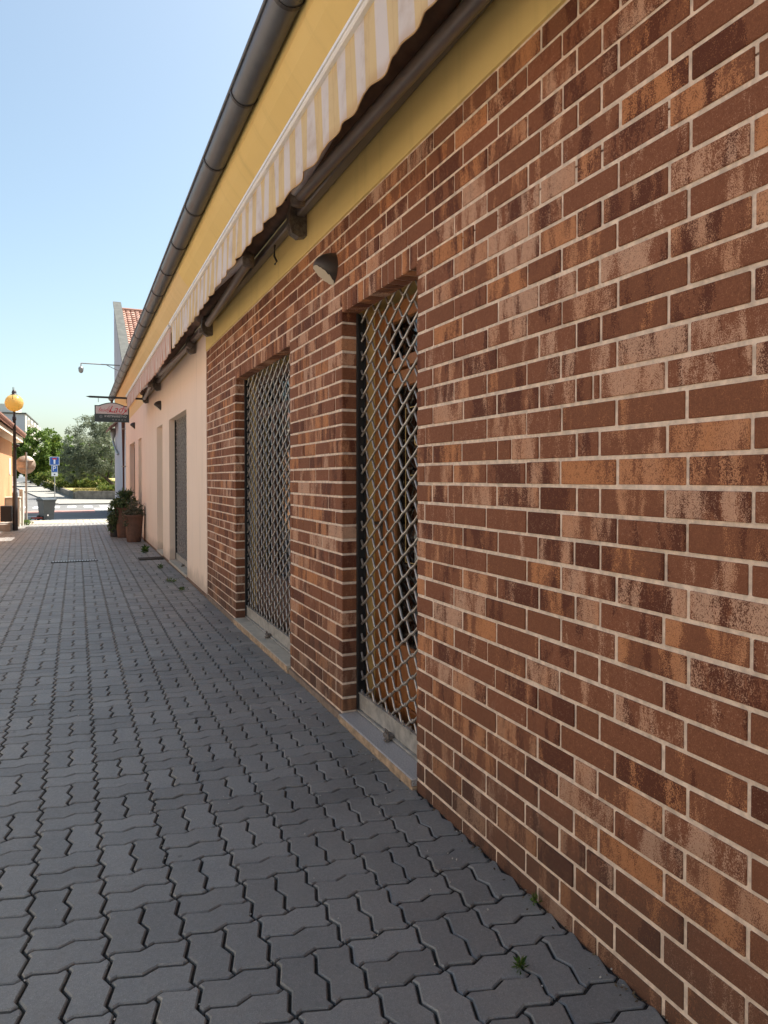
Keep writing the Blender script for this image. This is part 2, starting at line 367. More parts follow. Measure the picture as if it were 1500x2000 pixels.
sheet('ground',-400,400,-60,900,-.06,M['earth'],kind='structure')
road=sheet('road',-60,60,30.2,52,-.045,M['asphalt'],kind='structure')
sheet('side_road',0,0,52,130,-.041,M['asphalt'],kind='structure',poly=lambda y:(-16-(y-52)*.04,-1.2-(y-52)*.145))
sheet('sidewalk',0,0,52,112,.02,M['sidewalk'],kind='structure',poly=lambda y:(-1.15-(y-52)*.145,6 if y<59 else .6-(y-58)*.105))
sheet('red_lane',-14,.9,39.6,42.6,-.041,M['redlane'],road)
for i in range(11):
    x=-7.2+.95*i; sheet('crossing_stripe',x,x+.5,46.6,49.3,-.041,M['paint'],road)
sheet('lane_line',-14,-1.4,36.2,36.5,-.041,M['paint'],road)
sheet('painted_field',.95,14,42.9,45.2,-.041,M['paint'],road)
sheet('give_way_line',-8,8,33.2,33.6,-.041,M['paint'],road)
kb=empty('kerb',(0,0,0)); kb['kind']='structure'
for i in range(14):
    mb=MB(); y0=52+4*i; x0=-1.22-(y0-52)*.145; y1=y0+3.97; x1=-1.22-(y1-52)*.145
    a=g(y0);b=g(y1); mb.add([(x0-.07,y0,a-.1),(x0+.07,y0,a-.1),(x1+.07,y1,b-.1),(x1-.07,y1,b-.1),(x0-.07,y0,a+.06),(x0+.07,y0,a+.06),(x1+.07,y1,b+.06),(x1-.07,y1,b+.06)],
        [(3,2,1,0),(4,5,6,7),(0,1,5,4),(1,2,6,5),(2,3,7,6),(3,0,4,7)]); mb.build('kerb_stone',M['kerb'],kb)
# ------------------------------------------------------------------ zigzag block pavement
pav=sheet('pavement',-5.2,1.40,-3,30.15,-.0095,M['bed'],kind='structure')
MOD=.22; PX0,PY0=.513,1.952; AMP=.0102
def wav(s):     # S-shaped edge profile
    return AMP*np.interp(s,[0,.1,.4,.5,.6,.9,1],[0,1,-1,0,1,-1,0])
SS=[0,.1,.4,.5,.6,.9,1]
def hline(x0,y,sa,sb):   # along +x from sa..sb, wave in y
    ss=[s for s in SS if min(sa,sb)-1e-9<=s<=max(sa,sb)+1e-9]
    if sb<sa: ss=ss[::-1]
    return [(x0+s*MOD,y+float(wav(s))) for s in ss]
def vline(x,y0,sa,sb):   # along +y, wave in -x of wav (90deg turned)
    ss=[s for s in SS if min(sa,sb)-1e-9<=s<=max(sa,sb)+1e-9]
    if sb<sa: ss=ss[::-1]
    return [(x-float(wav(s)),y0+s*MOD) for s in ss]
def block_outline(kind,half):
    # module square at origin; 'H' = two blocks long in x, 'V' = two long in y
    if kind=='H':
        ya,yb=(0,.5) if half==0 else (.5,1)
        P=hline(0,ya*MOD,0,1)[:-1]+vline(MOD,0,ya,yb)[:-1]+hline(0,yb*MOD,1,0)[:-1]+vline(0,0,yb,ya)[:-1]
    else:
        xa,xb=(0,.5) if half==0 else (.5,1)
        P=hline(0,0,xa,xb)[:-1]+vline(xb*MOD,0,0,1)[:-1]+hline(0,MOD,xb,xa)[:-1]+vline(xa*MOD,0,1,0)[:-1]
    out=[]
    for p in P:
        if not out or math.dist(p,out[-1])>.004: out.append(p)
    if math.dist(out[0],out[-1])<.004: out.pop()
    return out
def offset_poly(P,d):
    n=len(P);o=[]
    for i in range(n):
        a=Vector(P[i-1]);b=Vector(P[i]);c=Vector(P[(i+1)%n])
        n1=Vector((-(b-a).y,(b-a).x)).normalized();n2=Vector((-(c-b).y,(c-b).x)).normalized()
        m=(n1+n2); m=m.normalized() if m.length>1e-6 else n1
        k=d/max(.5,m.dot(n1)); o.append(tuple(b+m*k))
    return o
PROT={}
for kd in 'HV':
    for hf in (0,1):
        P=block_outline(kd,hf); c=(sum(p[0] for p in P)/len(P),sum(p[1] for p in P)/len(P))
        P=[(p[0]-c[0],p[1]-c[1]) for p in P]; n=len(P)
        A=offset_poly(P,.0044);B=offset_poly(P,.0082)
        vs=[(x,y,-.035) for x,y in A]+[(x,y,-.0042) for x,y in A]+[(x,y,0) for x,y in B]
        fs=[(i,(i+1)%n,n+(i+1)%n,n+i) for i in range(n)]+[(n+i,n+(i+1)%n,2*n+(i+1)%n,2*n+i) for i in range(n)]+[tuple(range(2*n,3*n))]
        PROT[kd,hf]=(c,vs,fs)
pv=[]
for i in range(-27,4):
    for j in range(-22,129):
        x=PX0+MOD*i;y=PY0+MOD*j
        if y>24.7: continue
        kd='V' if (i+j)%2 else 'H'
        for hf in (0,1):
            c,vs,fs=PROT[kd,hf]; px,py=x+c[0],y+c[1]
            vis=py>1.12 and px>-.13*py+.0 and px<1.6
            pv.append((math.hypot(px,py) if vis else 1e3+math.hypot(px,py),px,py,kd,hf))
pv.sort()
pm={k:None for k in PROT}
for k,(c,vs,fs) in PROT.items(): pm[k]=MB().add(vs,fs).mesh('paver',M['paver'])
field=MB()
def undul(x,y): return .004*math.sin(x*2.3+.7*math.sin(y*.9))+.005*math.sin(y*1.3+x)
for n_,(d,x,y,kd,hf) in enumerate(pv):
    z=g(y)+random.gauss(0,.0011)+undul(x,y)*.6; ta,tb=random.gauss(0,.006),random.gauss(0,.006)
    if n_<300:
        o=link('paver',pm[kd,hf],pav,(x,y,z),(ta,tb,random.gauss(0,.006))); o['rnd']=random.random()
    else:
        c,vs,fs=PROT[kd,hf]; field.cur=random.random()
        if d>9 and d<1e3 or d>1003: m=len(vs)//3; vs2=vs[m:]; fs2=[tuple(q-m for q in f) for f in fs[m:]]
        else: vs2,fs2=vs,fs
        sl=(g(y+.1)-g(y-.1))/.2
        field.add([(x+a,y+b,z+e+ta*b-tb*a+sl*b) for a,b,e in vs2],fs2)
tag(field.build('paver_field',M['paver'],pav,rnd=True,fix=False),'grey zigzag concrete pavers receding along the alley',kind='stuff')
M['sunpaver']=simple('sun_pale_paver',(.38,.33,.25),.85,var=.15,scale=6)  # pavers past the shadow edge, sun brightness put into a paler colour
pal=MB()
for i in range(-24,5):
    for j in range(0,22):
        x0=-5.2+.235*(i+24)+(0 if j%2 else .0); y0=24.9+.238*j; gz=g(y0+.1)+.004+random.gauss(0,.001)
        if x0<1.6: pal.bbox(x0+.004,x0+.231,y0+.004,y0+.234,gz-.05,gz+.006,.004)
tag(pal.build('sunlit_paver_band',M['sunpaver'],pav,fix=False),'paving band at the street end, sunlight put into its pale beige colour',kind='stuff')

# ------------------------------------------------------------------ brick-faced shop
D=1.394; PITCH=.0833; Z0=.048; JT=.0125
YB0,YB1=-2.5,8.275
OPEN=[(2.797,3.76),(4.83,6.70)]; OTOP=2.352
shop=empty('brick_shop',(D,3,0),'low shop faced in flecked red-brown brick with two grilled openings','building')
shop_inv=Matrix.Translation(Vector((-D,-3,0)))
def child(o): o.matrix_parent_inverse=shop_inv; return o
bricks=[]   # (y0,y1,z0,z1,depth)
def joints(n,a,b):
    if a<0:
        J=[]
        if n%2==0: J=[1.035+.25*k for k in range(-16,4)]+[1.967+.25*k for k in range(0,40)]
        else: J=[1.105+.25*k for k in range(-16,3)]+[1.713]+[1.897+.25*k for k in range(0,40)]
        if n==19: J.append(1.640)
    else:
        f=[.24,.115][n%2]; J=[a+f+.25*k for k in range(0,40)]
    rr=random.Random(n*31+int(a*10))
    J=[j+rr.gauss(0,.003) for j in J]
    ex=[]
    for j in J:
        if rr.random()<.025 : ex.append(j+rr.choice((.075,.12,.16)))
    J=sorted(q for q in J+ex if a+.045<q<b-.045)
    return J
for n in range(-1,34):
    z0=Z0+PITCH*n+JT/2; z1=z0+PITCH-JT
    rz=random.Random(n*7+5)
    segs=[(YB0,YB1)] if n>=29 else [(YB0,OPEN[0][0]),(OPEN[0][1],OPEN[1][0]),(OPEN[1][1],YB1)]
    for a,b in segs:
        J=[a]+joints(n,a,b)+[b]
        for q in range(len(J)-1):
            y0=J[q]+(JT/2-.0005 if q>0 else 0); y1=J[q+1]-(JT/2-.0005 if q<len(J)-2 else 0)
            deep=.02
            if n<29 and ((q==0 and a>0) or (q==len(J)-2 and b<8)): deep=.098
            dz=rz.gauss(0,.0006); hz=rz.gauss(0,.0005); bricks.append((y0,y1,z0+dz-hz,z1+dz+hz,deep))
for a,b in OPEN:
    m=int(round((b-a)/.0833)); st=(b-a)/m
    for k in range(m): bricks.append((a+st*k+.005,a+st*(k+1)-.005,OTOP,Z0+PITCH*29-JT/2,.098))
cp=Vector((0,0,1.405))
def bkey(b):
    y=(b[0]+b[1])/2;z=(b[2]+b[3])/2
    d=math.sqrt(D*D+y*y+(z-1.405)**2); vis=1.02<y and abs(z-1.405)<.02+.86*max(0,(.915*y+.56))*.82
    return (d if vis else 1000+d)
bricks.sort(key=bkey)
bf=MB(); cache={}
for i,(y0,y1,z0,z1,dp) in enumerate(bricks):
    jit=random.gauss(0,.0011); rr=random.random(); bv=.0022 if dp<.05 else .0045
    if i<300:
        key=(round((y1-y0)/.004),round((z1-z0)/.001),dp)
        if key not in cache:
            L=(y1-y0)/2;H=(z1-z0)/2; cache[key]=(MB().bbox(0,dp,-L,L,-H,H,bv).mesh('brick',M['brick']),)
        o=child(link('brick',cache[key][0],shop,(D+jit,(y0+y1)/2,(z0+z1)/2))); o['rnd']=rr
    else:
        bf.cur=rr; bf.bbox(D+jit,D+dp,y0,y1,z0,z1,bv)
child(tag(bf.build('brickwork',M['brick'],shop,rnd=True,fix=False),'farther bricks of the facing with soldier lintels and corner bricks',kind='stuff'))
MX=D+.0046
wl=MB()
for a,b in ((YB0,OPEN[0][0]-.004),(OPEN[0][1]+.004,OPEN[1][0]-.004),(OPEN[1][1]+.004,YB1)): wl.box(MX,D+.10,a,b,-.1,OTOP-.002)
wl.box(MX,D+.10,YB0,YB1,OTOP+.004,2.885)
child(wl.build('wall',M['mortar'],shop))
# inner masonry behind, yellow reveals
iw=MB()
for a,b in ((YB0,OPEN[0][0]+.0),(OPEN[0][1],OPEN[1][0]),(OPEN[1][1],YB1)): iw.box(D+.103,D+.40,a,b,-.1,OTOP+.05)
iw.box(D+.103,D+.40,YB0,YB1,OTOP+.053,3.9)
child(iw.build('inner_wall',M['yellow'],shop))
pl=MB()
M['plinth']=simple('plinth_mortar',(.22,.16,.12),.95,var=.25,scale=14,bump=.4)
for a,b in ((OPEN[0][1]+.002,OPEN[1][0]-.002),(OPEN[1][1]+.002,YB1)): child(MB().box(D-.012,D+.05,a,b,-.05,.040).build('plinth_strip',M['plinth'],shop))
tr=MB(); tr.box(D-.006,D+.02,YB1+.001,YB1+.028,.0,2.885); child(tr.build('edge_trim',M['peach'],shop))
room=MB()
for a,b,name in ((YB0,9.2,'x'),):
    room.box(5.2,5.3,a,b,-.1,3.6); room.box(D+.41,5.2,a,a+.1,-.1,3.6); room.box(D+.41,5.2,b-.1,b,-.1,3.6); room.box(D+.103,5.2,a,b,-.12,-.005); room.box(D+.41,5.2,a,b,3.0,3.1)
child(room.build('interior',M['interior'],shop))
# plaster band + cornice profile (x,z)
def cornice(name,ya,yb,mat,parent,top_only=False):
    prof=[(1.386,2.884),(1.386,3.36),(1.352,3.385),(1.335,3.45),(1.275,3.52),(1.20,3.60),(1.125,3.69),(1.085,3.76),(1.085,3.90),(1.50,3.90),(1.50,2.884)]
    if top_only: prof=[(1.3925,3.10),(1.3925,3.36)]+prof[2:9]+[(1.50,3.90),(1.50,3.10)]
    return MB().prism(prof,'y',ya,yb).build(name,mat,parent)
child(cornice('cornice',YB0,8.29,M['yellow'],shop))
def gutter(ya,yb,parent,ring_ys):
    cx,cz,r=1.0,3.875,.084; N=14; mb=MB()
    out=[(cx+r*math.cos(math.pi+math.pi*k/N),cz+r*math.sin(math.pi+math.pi*k/N)) for k in range(N+1)]
    inn=[(cx+(r-.004)*math.cos(math.pi+math.pi*k/N),cz+(r-.004)*math.sin(math.pi+math.pi*k/N)) for k in range(N,-1,-1)]
    mb.prism(out+inn,'y',ya,yb,smooth=True); o=mb.build('gutter',M['gutter'],parent)
    bd=MB(); bd.tube([(cx-r-.004,ya,cz+.004),(cx-r-.004,yb,cz+.004)],.0105,8); bo=bd.build('rim_bead',M['gutter'],o)
    for y in ring_ys:
        if not ya<y<yb: continue
        m=MB(); rr=r+.006
        O=[(cx+rr*math.cos(math.pi*.97+math.pi*1.06*k/N),cz+rr*math.sin(math.pi*.97+math.pi*1.06*k/N)) for k in range(N+1)]
        I=[(cx+(r+.001)*math.cos(math.pi*.97+math.pi*1.06*k/N),cz+(r+.001)*math.sin(math.pi*.97+math.pi*1.06*k/N)) for k in range(N,-1,-1)]
        m.prism(O+I,'y',y-.014,y+.014); b=m.build('bracket_ring',M['gutter_dark'],o)
    return o
RY=[3.47+1.02*k for k in range(-6,21)]
def adopt(o,par):
    o.matrix_parent_inverse=Matrix.Translation(-Vector(par.location)); return o
child(gutter(YB0,8.29,shop,RY))
def roofslab(ya,yb,parent):
    mb=MB(); mb.prism([(1.02,3.99),(5.4,6.2),(9.8,3.99),(9.8,3.93),(5.4,6.13),(1.02,3.93)],'y',ya,yb); return mb.build('roof',M['tile'],parent)
child(roofslab(YB0,8.29,shop))
sh=MB(); sh.box(9.3,9.5,YB0,8.29,-.1,3.9); sh.box(1.5,9.3,YB0-.2,YB0,-.1,3.9); child(sh.build('rear_wall',M['cream'],shop))

# ------------------------------------------------------------------ roller grilles
def tri(t): t=(t%1.0); return 4*abs(t-.5)-1
ROD={}
def rod_mesh(width,phase):
    key=(round(width,3),phase)
    if key in ROD: return ROD[key]
    WL=.178; A=.0315; pts=[]; n=int(width/WL*14)
    for i in range(n+1):
        y=width*i/n; t=y/WL+phase
        w=.55*tri(t)*1.0+.45*math.cos(2*math.pi*t)*1.0
        w=max(-1,min(1,w*1.12))
        pts.append((.0055*math.cos(2*math.pi*t),y,A*w))
    me=MB().tube(pts,.0066,7).mesh('rod',M['steel']); ROD[key]=me; return me
def grille(parent,ya,yb,xg,zb,zt):
    gr=bpy.data.objects.new('roller_grille',None); COL.objects.link(gr); gr.parent=parent; gr.location=Vector((xg,ya,0))-parent.location
    w=yb-ya-.03; k=0; z=zb+.125
    while z<zt+.02:
        o=link('rod',rod_mesh(w,0 if k%2 else .5),gr,(0,.015,z)); z+=.0545; k+=1
    m=MB(); m.bbox(-.016,.016,.012,yb-ya-.012,zb+.012,zb+.105,.004)
    m.box(-.022,-.005,.012,yb-ya-.012,zb+.105,zb+.112); m.box(-.03,.02,.012,yb-ya-.012,zb+.001,zb+.011)
    o=m.build('bottom_rail',M['rail'],gr)
    h=MB()
    y=.09
    while y<yb-ya-.05: h.box(-.019,-.013,y-.004,y+.004,zb+.095,zb+.135); y+=.089
    h.build('rail_clips',M['steel'],gr)
    for y0 in (0.0,yb-ya-.02):
        gm=MB(); gm.box(-.028,-.018,y0,y0+.02,zb,zt); gm.box(.018,.028,y0,y0+.02,zb,zt); 
        if y0==0: gm.box(-.018,.018,y0,y0+.004,zb,zt)
        else: gm.box(-.018,.018,y0+.016,y0+.02,zb,zt)
        gm.build('guide_channel',M['guide'],gr)
    l=MB(); c=(yb-ya)*.5
    l.bbox(-.058,-.018,c-.03,c+.03,zb+.004,zb+.03,.005); l.tube([(-.05,c-.015,zb+.03),(-.052,c-.015,zb+.05),(-.052,c+.015,zb+.05),(-.05,c+.015,zb+.03)],.004,6)
    l.bbox(-.075,-.05,c-.04,c-.012,zb+.001,zb+.012,.003)
    l.build('padlock_latch',M['bracket'],gr)
    return gr
GX=D+.117
grille(shop,*OPEN[0],GX,.05,OTOP)
grille(shop,*OPEN[1],GX,.062,OTOP)
# thresholds
for (a,b),mat,zt in ((OPEN[0],'granite',.047),(OPEN[1],'stone',.058)):
    m=MB(); m.bbox(D-.022,D+.22,a+.003,b-.003,zt-.035,zt,.004); s=child(m.build('threshold',M[mat],shop))
    e=MB(); e.box(D-.020,D+.02,a+.003,b-.003,-.03,zt-.036); e.bbox(D-.026,D-.0225,a+.003,b-.003,zt-.032,zt-.003,.001)
    q=e.build('threshold_edge',M['silledge'],s)
# door 1 (wood, glazed) at x = D+.215
dx=D+.205
door=child(MB().bbox(dx,dx+.05,3.60,3.757,.05,2.36,.004).bbox(dx,dx+.05,2.80,2.90,.05,2.36,.004).bbox(dx,dx+.05,2.90,3.60,2.26,2.36,.004).bbox(dx,dx+.05,2.90,3.60,2.0,2.06,.004).build('door_frame',M['wood'],shop))
def leaf(ya,yb,par):
    m=MB()
    m.bbox(dx+.012,dx+.055,ya,ya+.085,.055,1.99,.004).bbox(dx+.012,dx+.055,yb-.085,yb,.055,1.99,.004)
    m.bbox(dx+.012,dx+.055,ya+.085,yb-.085,.055,.17,.004).bbox(dx+.012,dx+.055,ya+.085,yb-.085,.42,.50,.004).bbox(dx+.012,dx+.055,ya+.085,yb-.085,1.90,1.99,.004)
    m.bbox(dx+.025,dx+.045,ya+.085,yb-.085,.17,.42,.003)
    return m.build('door_leaf',M['wood'],par)
lf=leaf(2.905,3.592,shop); child(lf)
for par,a in ((lf,(dx+.03,2.99,3.507,.50,1.90)),(door,(dx+.03,2.90,3.60,2.06,2.26))):
    MB().box(a[0],a[0]+.006,a[1],a[2],a[3],a[4]).build('pane',M['glass'],par)
hd=MB(); hd.bbox(dx-.006,dx,3.64,3.675,1.02,1.22,.003); hd.tube([(dx-.005,3.657,1.15),(dx-.045,3.657,1.15),(dx-.048,3.55,1.15)],.008,8)
hd.build('door_handle',M['guide'],door)
# text helper
def text_mesh(name,body,size,mat,parent,loc,rot,shear=0,ext=.0008,align='CENTER'):
    cu=bpy.data.curves.new(name,'FONT'); cu.body=body; cu.size=size; cu.shear=shear; cu.extrude=ext; cu.align_x=align; cu.align_y='CENTER'
    t=bpy.data.objects.new(name,cu); COL.objects.link(t); dg=bpy.context.evaluated_depsgraph_get()
    me=bpy.data.meshes.new_from_object(t.evaluated_get(dg)); bpy.data.objects.remove(t); me.materials.clear(); me.materials.append(mat); me.name=name
    return link(name,me,parent,loc,rot)
RW=(R(90),0,R(-90))   # lettering readable from -x
gl=MB()
for z0,z1 in ((.95,1.78),): 
    gl.box(dx+.027,dx+.0285,3.06,3.40,z0,z0+.004).box(dx+.027,dx+.0285,3.06,3.40,z1,z1+.004).box(dx+.027,dx+.0285,3.396,3.40,z0,z1)
for z in (1.52,1.42): gl.box(dx+.027,dx+.0285,3.08,3.36,z,z+.003)
gl.build('gold_frame',M['gold'],lf)
text_mesh('lettering','CEN',.075,M['gold'],lf,(dx+.027,3.22,1.60),RW)
# door 2: wide shop window with dark brown frames
wx=D+.205; a,b=OPEN[1]
m=MB(); m.bbox(wx,wx+.06,a,a+.07,.06,2.36,.004).bbox(wx,wx+.06,b-.07,b,.06,2.36,.004).bbox(wx,wx+.06,a+.07,b-.07,2.28,2.36,.004).bbox(wx,wx+.06,a+.07,b-.07,.06,.55,.004).bbox(wx,wx+.06,a+.07,b-.07,1.98,2.05,.004)
for y in (a+.62,a+1.22): m.bbox(wx+.001,wx+.059,y,y+.075,.55,1.98,.004)
wf=child(m.build('window_frame',M['darkwood'],shop))
for y0,y1 in ((a+.07,a+.62),(a+.695,a+1.22),(a+1.295,b-.07)): MB().box(wx+.03,wx+.036,y0,y1,.55,1.98).build('pane',M['glass'],wf)
MB().box(wx+.03,wx+.036,a+.07,b-.07,2.05,2.28).build('pane',M['glass'],wf)
cu=MB(); N=60
vs=[];fs=[]
for i in range(N+1):
    y=a+.08+(.62)*i/N; xx=wx+.12+.012*math.sin(i*1.1); vs+=[(xx,y,.6),(xx,y,2.2)]
for i in range(N): fs.append((2*i,2*i+2,2*i+3,2*i+1))
cu.add(vs,fs,True); tag(cu.build('lace_curtain',M['curtain'],None),'pale lace curtain behind the wide grilled window','curtain')

# ------------------------------------------------------------------ peach plaster shop beyond
PE=22.95
ps=empty('plaster_shop',(D,15,0),'long peach plastered shop with tall narrow recesses beyond the brick','building')
ps_inv=Matrix.Translation(Vector((-D,-15,0)))
def ch2(o): o.matrix_parent_inverse=ps_inv; return o
PO=[(9.93,11.92),(12.88,13.83),(17.25,18.15),(19.3,21.2)]; PT=2.362
m=MB(); ys=[YB1+.03]+[v for q in PO for v in q]+[PE]
for i in range(0,len(ys),2): m.box(D,D+.3,ys[i],ys[i+1],-.3,PT)
m.box(D,D+.3,ys[0],PE,PT,3.3)
m.box(D+.3,9.5,PE-.25,PE-.003,-.4,3.9); m.box(9.3,9.5,8.3,PE-.25,-.3,3.9); m.box(D+.3,9.3,8.3,8.5,-.1,3.9)
ch2(m.build('wall',M['peach'],ps))
ch2(cornice('cornice',8.292,PE+.05,M['peach_soffit'],ps,True))
ch2(gutter(8.292,23.3,ps,RY)); ch2(roofslab(8.292,23.3,ps))
# unseen blocks added above the roof to shape the alley shadow and sun patch
for ya_,yb_ in ((15.0,18.75),(19.85,PE-.02)): ch2(MB().box(2.6,6.5,ya_,yb_,4.0,7.6).build('unseen_shadow_block',M['peach'],ps))
m=MB(); m.box(D-.008,D+.05,YB1+.03,PE,-.3,.035); ch2(m.build('plinth_strip',simple('brown_plinth',(.17,.10,.07),.9,var=.3,scale=20),ps))
grille(ps,*PO[0],D+.117,.06,PT)
for (a,b),mt,dd in ((PO[0],'darkwood',.24),(PO[1],'cream',.14),(PO[2],'cream',.14),(PO[3],'darkwood',.12)):
    t=MB(); t.bbox(D-.015,D+.3,a+.002,b-.002,.02,.058,.004); ch2(t.build('threshold',M['stone'],ps))
    f=MB(); x=D+dd; f.bbox(x,x+.06,a,a+.08,.06,PT,.004).bbox(x,x+.06,b-.08,b,.06,PT,.004).bbox(x,x+.06,a+.08,b-.08,PT-.1,PT,.004).bbox(x,x+.06,a+.08,b-.08,.06,.5,.004)
    fr=ch2(f.build('door_frame',M[mt],ps)); MB().box(x+.03,x+.036,a+.08,b-.08,.5,PT-.1).build('pane',M['glass'],fr)
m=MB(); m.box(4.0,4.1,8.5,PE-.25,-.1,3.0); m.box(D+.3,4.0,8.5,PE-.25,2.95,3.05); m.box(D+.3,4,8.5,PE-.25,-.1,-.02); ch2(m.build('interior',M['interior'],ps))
dp=MB(); dp.tube([(1.0,22.95,3.82),(1.0,22.95,3.62),(1.28,22.82,3.28),(1.315,22.80,3.1),(1.315,22.80,-.25)],.052,12)
dpo=ch2(dp.build('downpipe',simple('brown_downpipe',(.10,.045,.035),.45,metal=.2),ps))
for z in (.45,1.75,2.9):
    c=MB(); c.lathe([(.06,0),(.06,.03)],(1.315,22.80,z),12); c.box(1.36,1.40,22.79,22.81,z+.005,z+.025); c.build('pipe_clamp',M['greypole'],dpo)

# ------------------------------------------------------------------ awnings
def awning(name,ya,yb,cloth,label,brks,seed):
    rr=random.Random(seed); A=empty(name,(1.2,(ya+yb)/2,3.0),label,'awning','retracted awnings along the shops')
    inv=Matrix.Translation(-Vector(A.location))
    def c(o): o.matrix_parent_inverse=inv; return o
    xf=1.0; zt=3.135
    # valance cloth
    N=int((yb-ya)*60); rows=9; vs=[];fs=[]
    ph=rr.random()*9
    for i in range(N+1):
        y=ya+(yb-ya)*i/N; t=y/.25+ph
        sc=abs(math.sin(math.pi*t)); zb=2.868-.016*sc+.008*math.sin(y*1.7)
        for j in range(rows+1):
            f=j/rows; z=zt+(zb-zt)*f
            fold=(.006*math.sin(2*math.pi*t)+.0035*math.sin(y*41+2*math.sin(y*3))+.004*math.sin(y*17.3))*f**.8
            vs.append((xf-.004+fold+.012*f*math.sin(y*.8),y,z))
    for i in range(N):
        for j in range(rows):
            p=i*(rows+1)+j; fs.append((p,p+1,p+rows+2,p+rows+1))
    v=c(MB().add(vs,fs,True).build('valance',M[cloth],A,fix=False))
    m=MB(); m.tube([vs[i*(rows+1)+rows] for i in range(0,N+1)],.0035,5); m.build('hem',simple(name+'_hem',(.52,.33,.16) if cloth=='cloth_y' else (.45,.25,.18),.9),v)
    # front bar
    fb=MB(); fb.bbox(xf-.028,xf+.04,ya,yb,zt-.004,zt+.034,.006); fb.box(xf-.034,xf-.029,ya,yb,zt+.014,zt+.030); fb.bbox(xf-.014,xf+.05,ya,yb,zt+.0345,zt+.052,.004)
    c(fb.build('front_bar',M['alu'],A))
    # canvas roll and sheet from roll to bar
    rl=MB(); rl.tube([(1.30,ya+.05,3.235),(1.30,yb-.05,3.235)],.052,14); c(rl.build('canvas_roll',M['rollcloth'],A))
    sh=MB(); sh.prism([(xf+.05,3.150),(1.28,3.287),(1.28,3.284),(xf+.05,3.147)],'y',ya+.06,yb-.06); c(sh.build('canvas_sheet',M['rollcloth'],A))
    # torsion bar
    tb=MB(); tb.bbox(1.315,1.375,ya+.02,yb-.02,3.105,3.165,.008); c(tb.build('torsion_bar',M['darkbar'],A))
    # folded arms (two elbows meeting)
    n=len(brks)
    for y0,sgn in ((ya+.6,1),(yb-.6,-1)):
        L=(yb-ya)*.33
        am=MB(); am.tube([(1.30,y0,3.06),(1.19,y0+sgn*L,3.03)],.034,10); ar=c(am.build('arm',M['darkbar'],A))
        a2=MB(); a2.tube([(1.17,y0+sgn*(L+.02),3.05),(1.05,y0+sgn*.18,3.11)],.028,10); a2.build('forearm',M['armgrey'],ar)
        el=MB(); el.lathe([(.0,-.045),(.042,-.045),(.046,0),(.042,.045),(0,.045)],(1.185,y0+sgn*(L+.01),3.035),12); el.build('elbow',M['bracket'],ar)
    for y in brks:
        b=MB(); b.prism([(1.3855,3.245),(1.30,3.23),(1.275,3.17),(1.265,3.06),(1.285,2.995),(1.33,2.97),(1.3855,2.985)],'y',y-.035,y+.035)
        bo=c(b.build('wall_bracket',M['bracket'],A))
        for dz,dxx in ((3.03,1.283),(3.17,1.29)):
            q=MB(); q.tube([(dxx+.03,y-.05,dz),(dxx+.03,y+.05,dz)],.018,8); q.tube([(dxx-.012,y,dz-.005),(dxx+.02,y,dz)],.015,8); q.build('bolt',M['bracket'],bo)
        w=MB(); w.tube([(1.31,y+.02,3.25),(1.26,y+.01,3.285),(1.25,y-.01,3.2)],.005,5); w.build('spring_wire',M['guide'],bo)
    return A
awning('striped_awning',.9,8.22,'cloth_y','retracted awning with yellow and white striped valance above the brick wall',[1.5,4.42,7.85],3)
awning('striped_awning',8.33,15.86,'cloth_r','retracted awning with red and white striped valance above the peach wall',[9.05,13.1,15.4],5)
cr=MB(); cr.tube([(1.33,4.98,3.10),(1.325,4.98,3.02),(1.345,4.985,2.985),(1.33,4.985,2.96)],.008,7)
tag(cr.build('crank_eye',M['guide']),'small black crank eye hanging under the awning bar above the brick','crank eye')

# ------------------------------------------------------------------ wall lamps
def wall_lamp(y,z,label):
    L=empty('wall_lamp',(D,y,z),label,'lamp','bulkhead wall lamps')
    a,bw,hh=.135,.088,.098; nu,nv=18,14; V=[];
    nrm=Vector((-.62,0,-.78)).normalized(); pp=Vector((-.085,0,-.025))
    cl=[]
    for i in range(nu+1):
        th=-math.pi/2+math.pi*i/nu       # elevation in z
        for j in range(nv+1):
            ph=-math.pi/2+math.pi*j/nv
            p=Vector((-a*math.cos(th)*math.cos(ph),bw*math.copysign(abs(math.cos(th)*math.sin(ph))**.9,math.sin(ph)),hh*math.sin(th)))
            d=(p-pp).dot(nrm); c=d>0
            if c: p=p-nrm*d
            p.x=min(p.x,-.0005); V.append(p); cl.append(c)
    fh=[];fl=[]
    for i in range(nu):
        for j in range(nv):
            q=i*(nv+1)+j; f=(q,q+1,q+nv+2,q+nv+1)
            (fl if all(cl[k] for k in f) else fh).append(f)
    MB().add(V,fh,True).build('housing',M['lampbody'],L)
    MB().add([v+nrm*.004 for v in V],fl,False).build('lens',M['lens'],L)
    L.scale=(.92,.92,.92)
    L.location.z+=.008
    return L
wall_lamp(3.90,2.63,'dark hooded wall lamp on the brick wall beside the nearest door')
wall_lamp(13.1,2.70,'dark hooded wall lamp on the peach wall, under the red awning')
wall_lamp(19.2,2.76,'dark hooded wall lamp on the peach wall, just below the hanging sign')

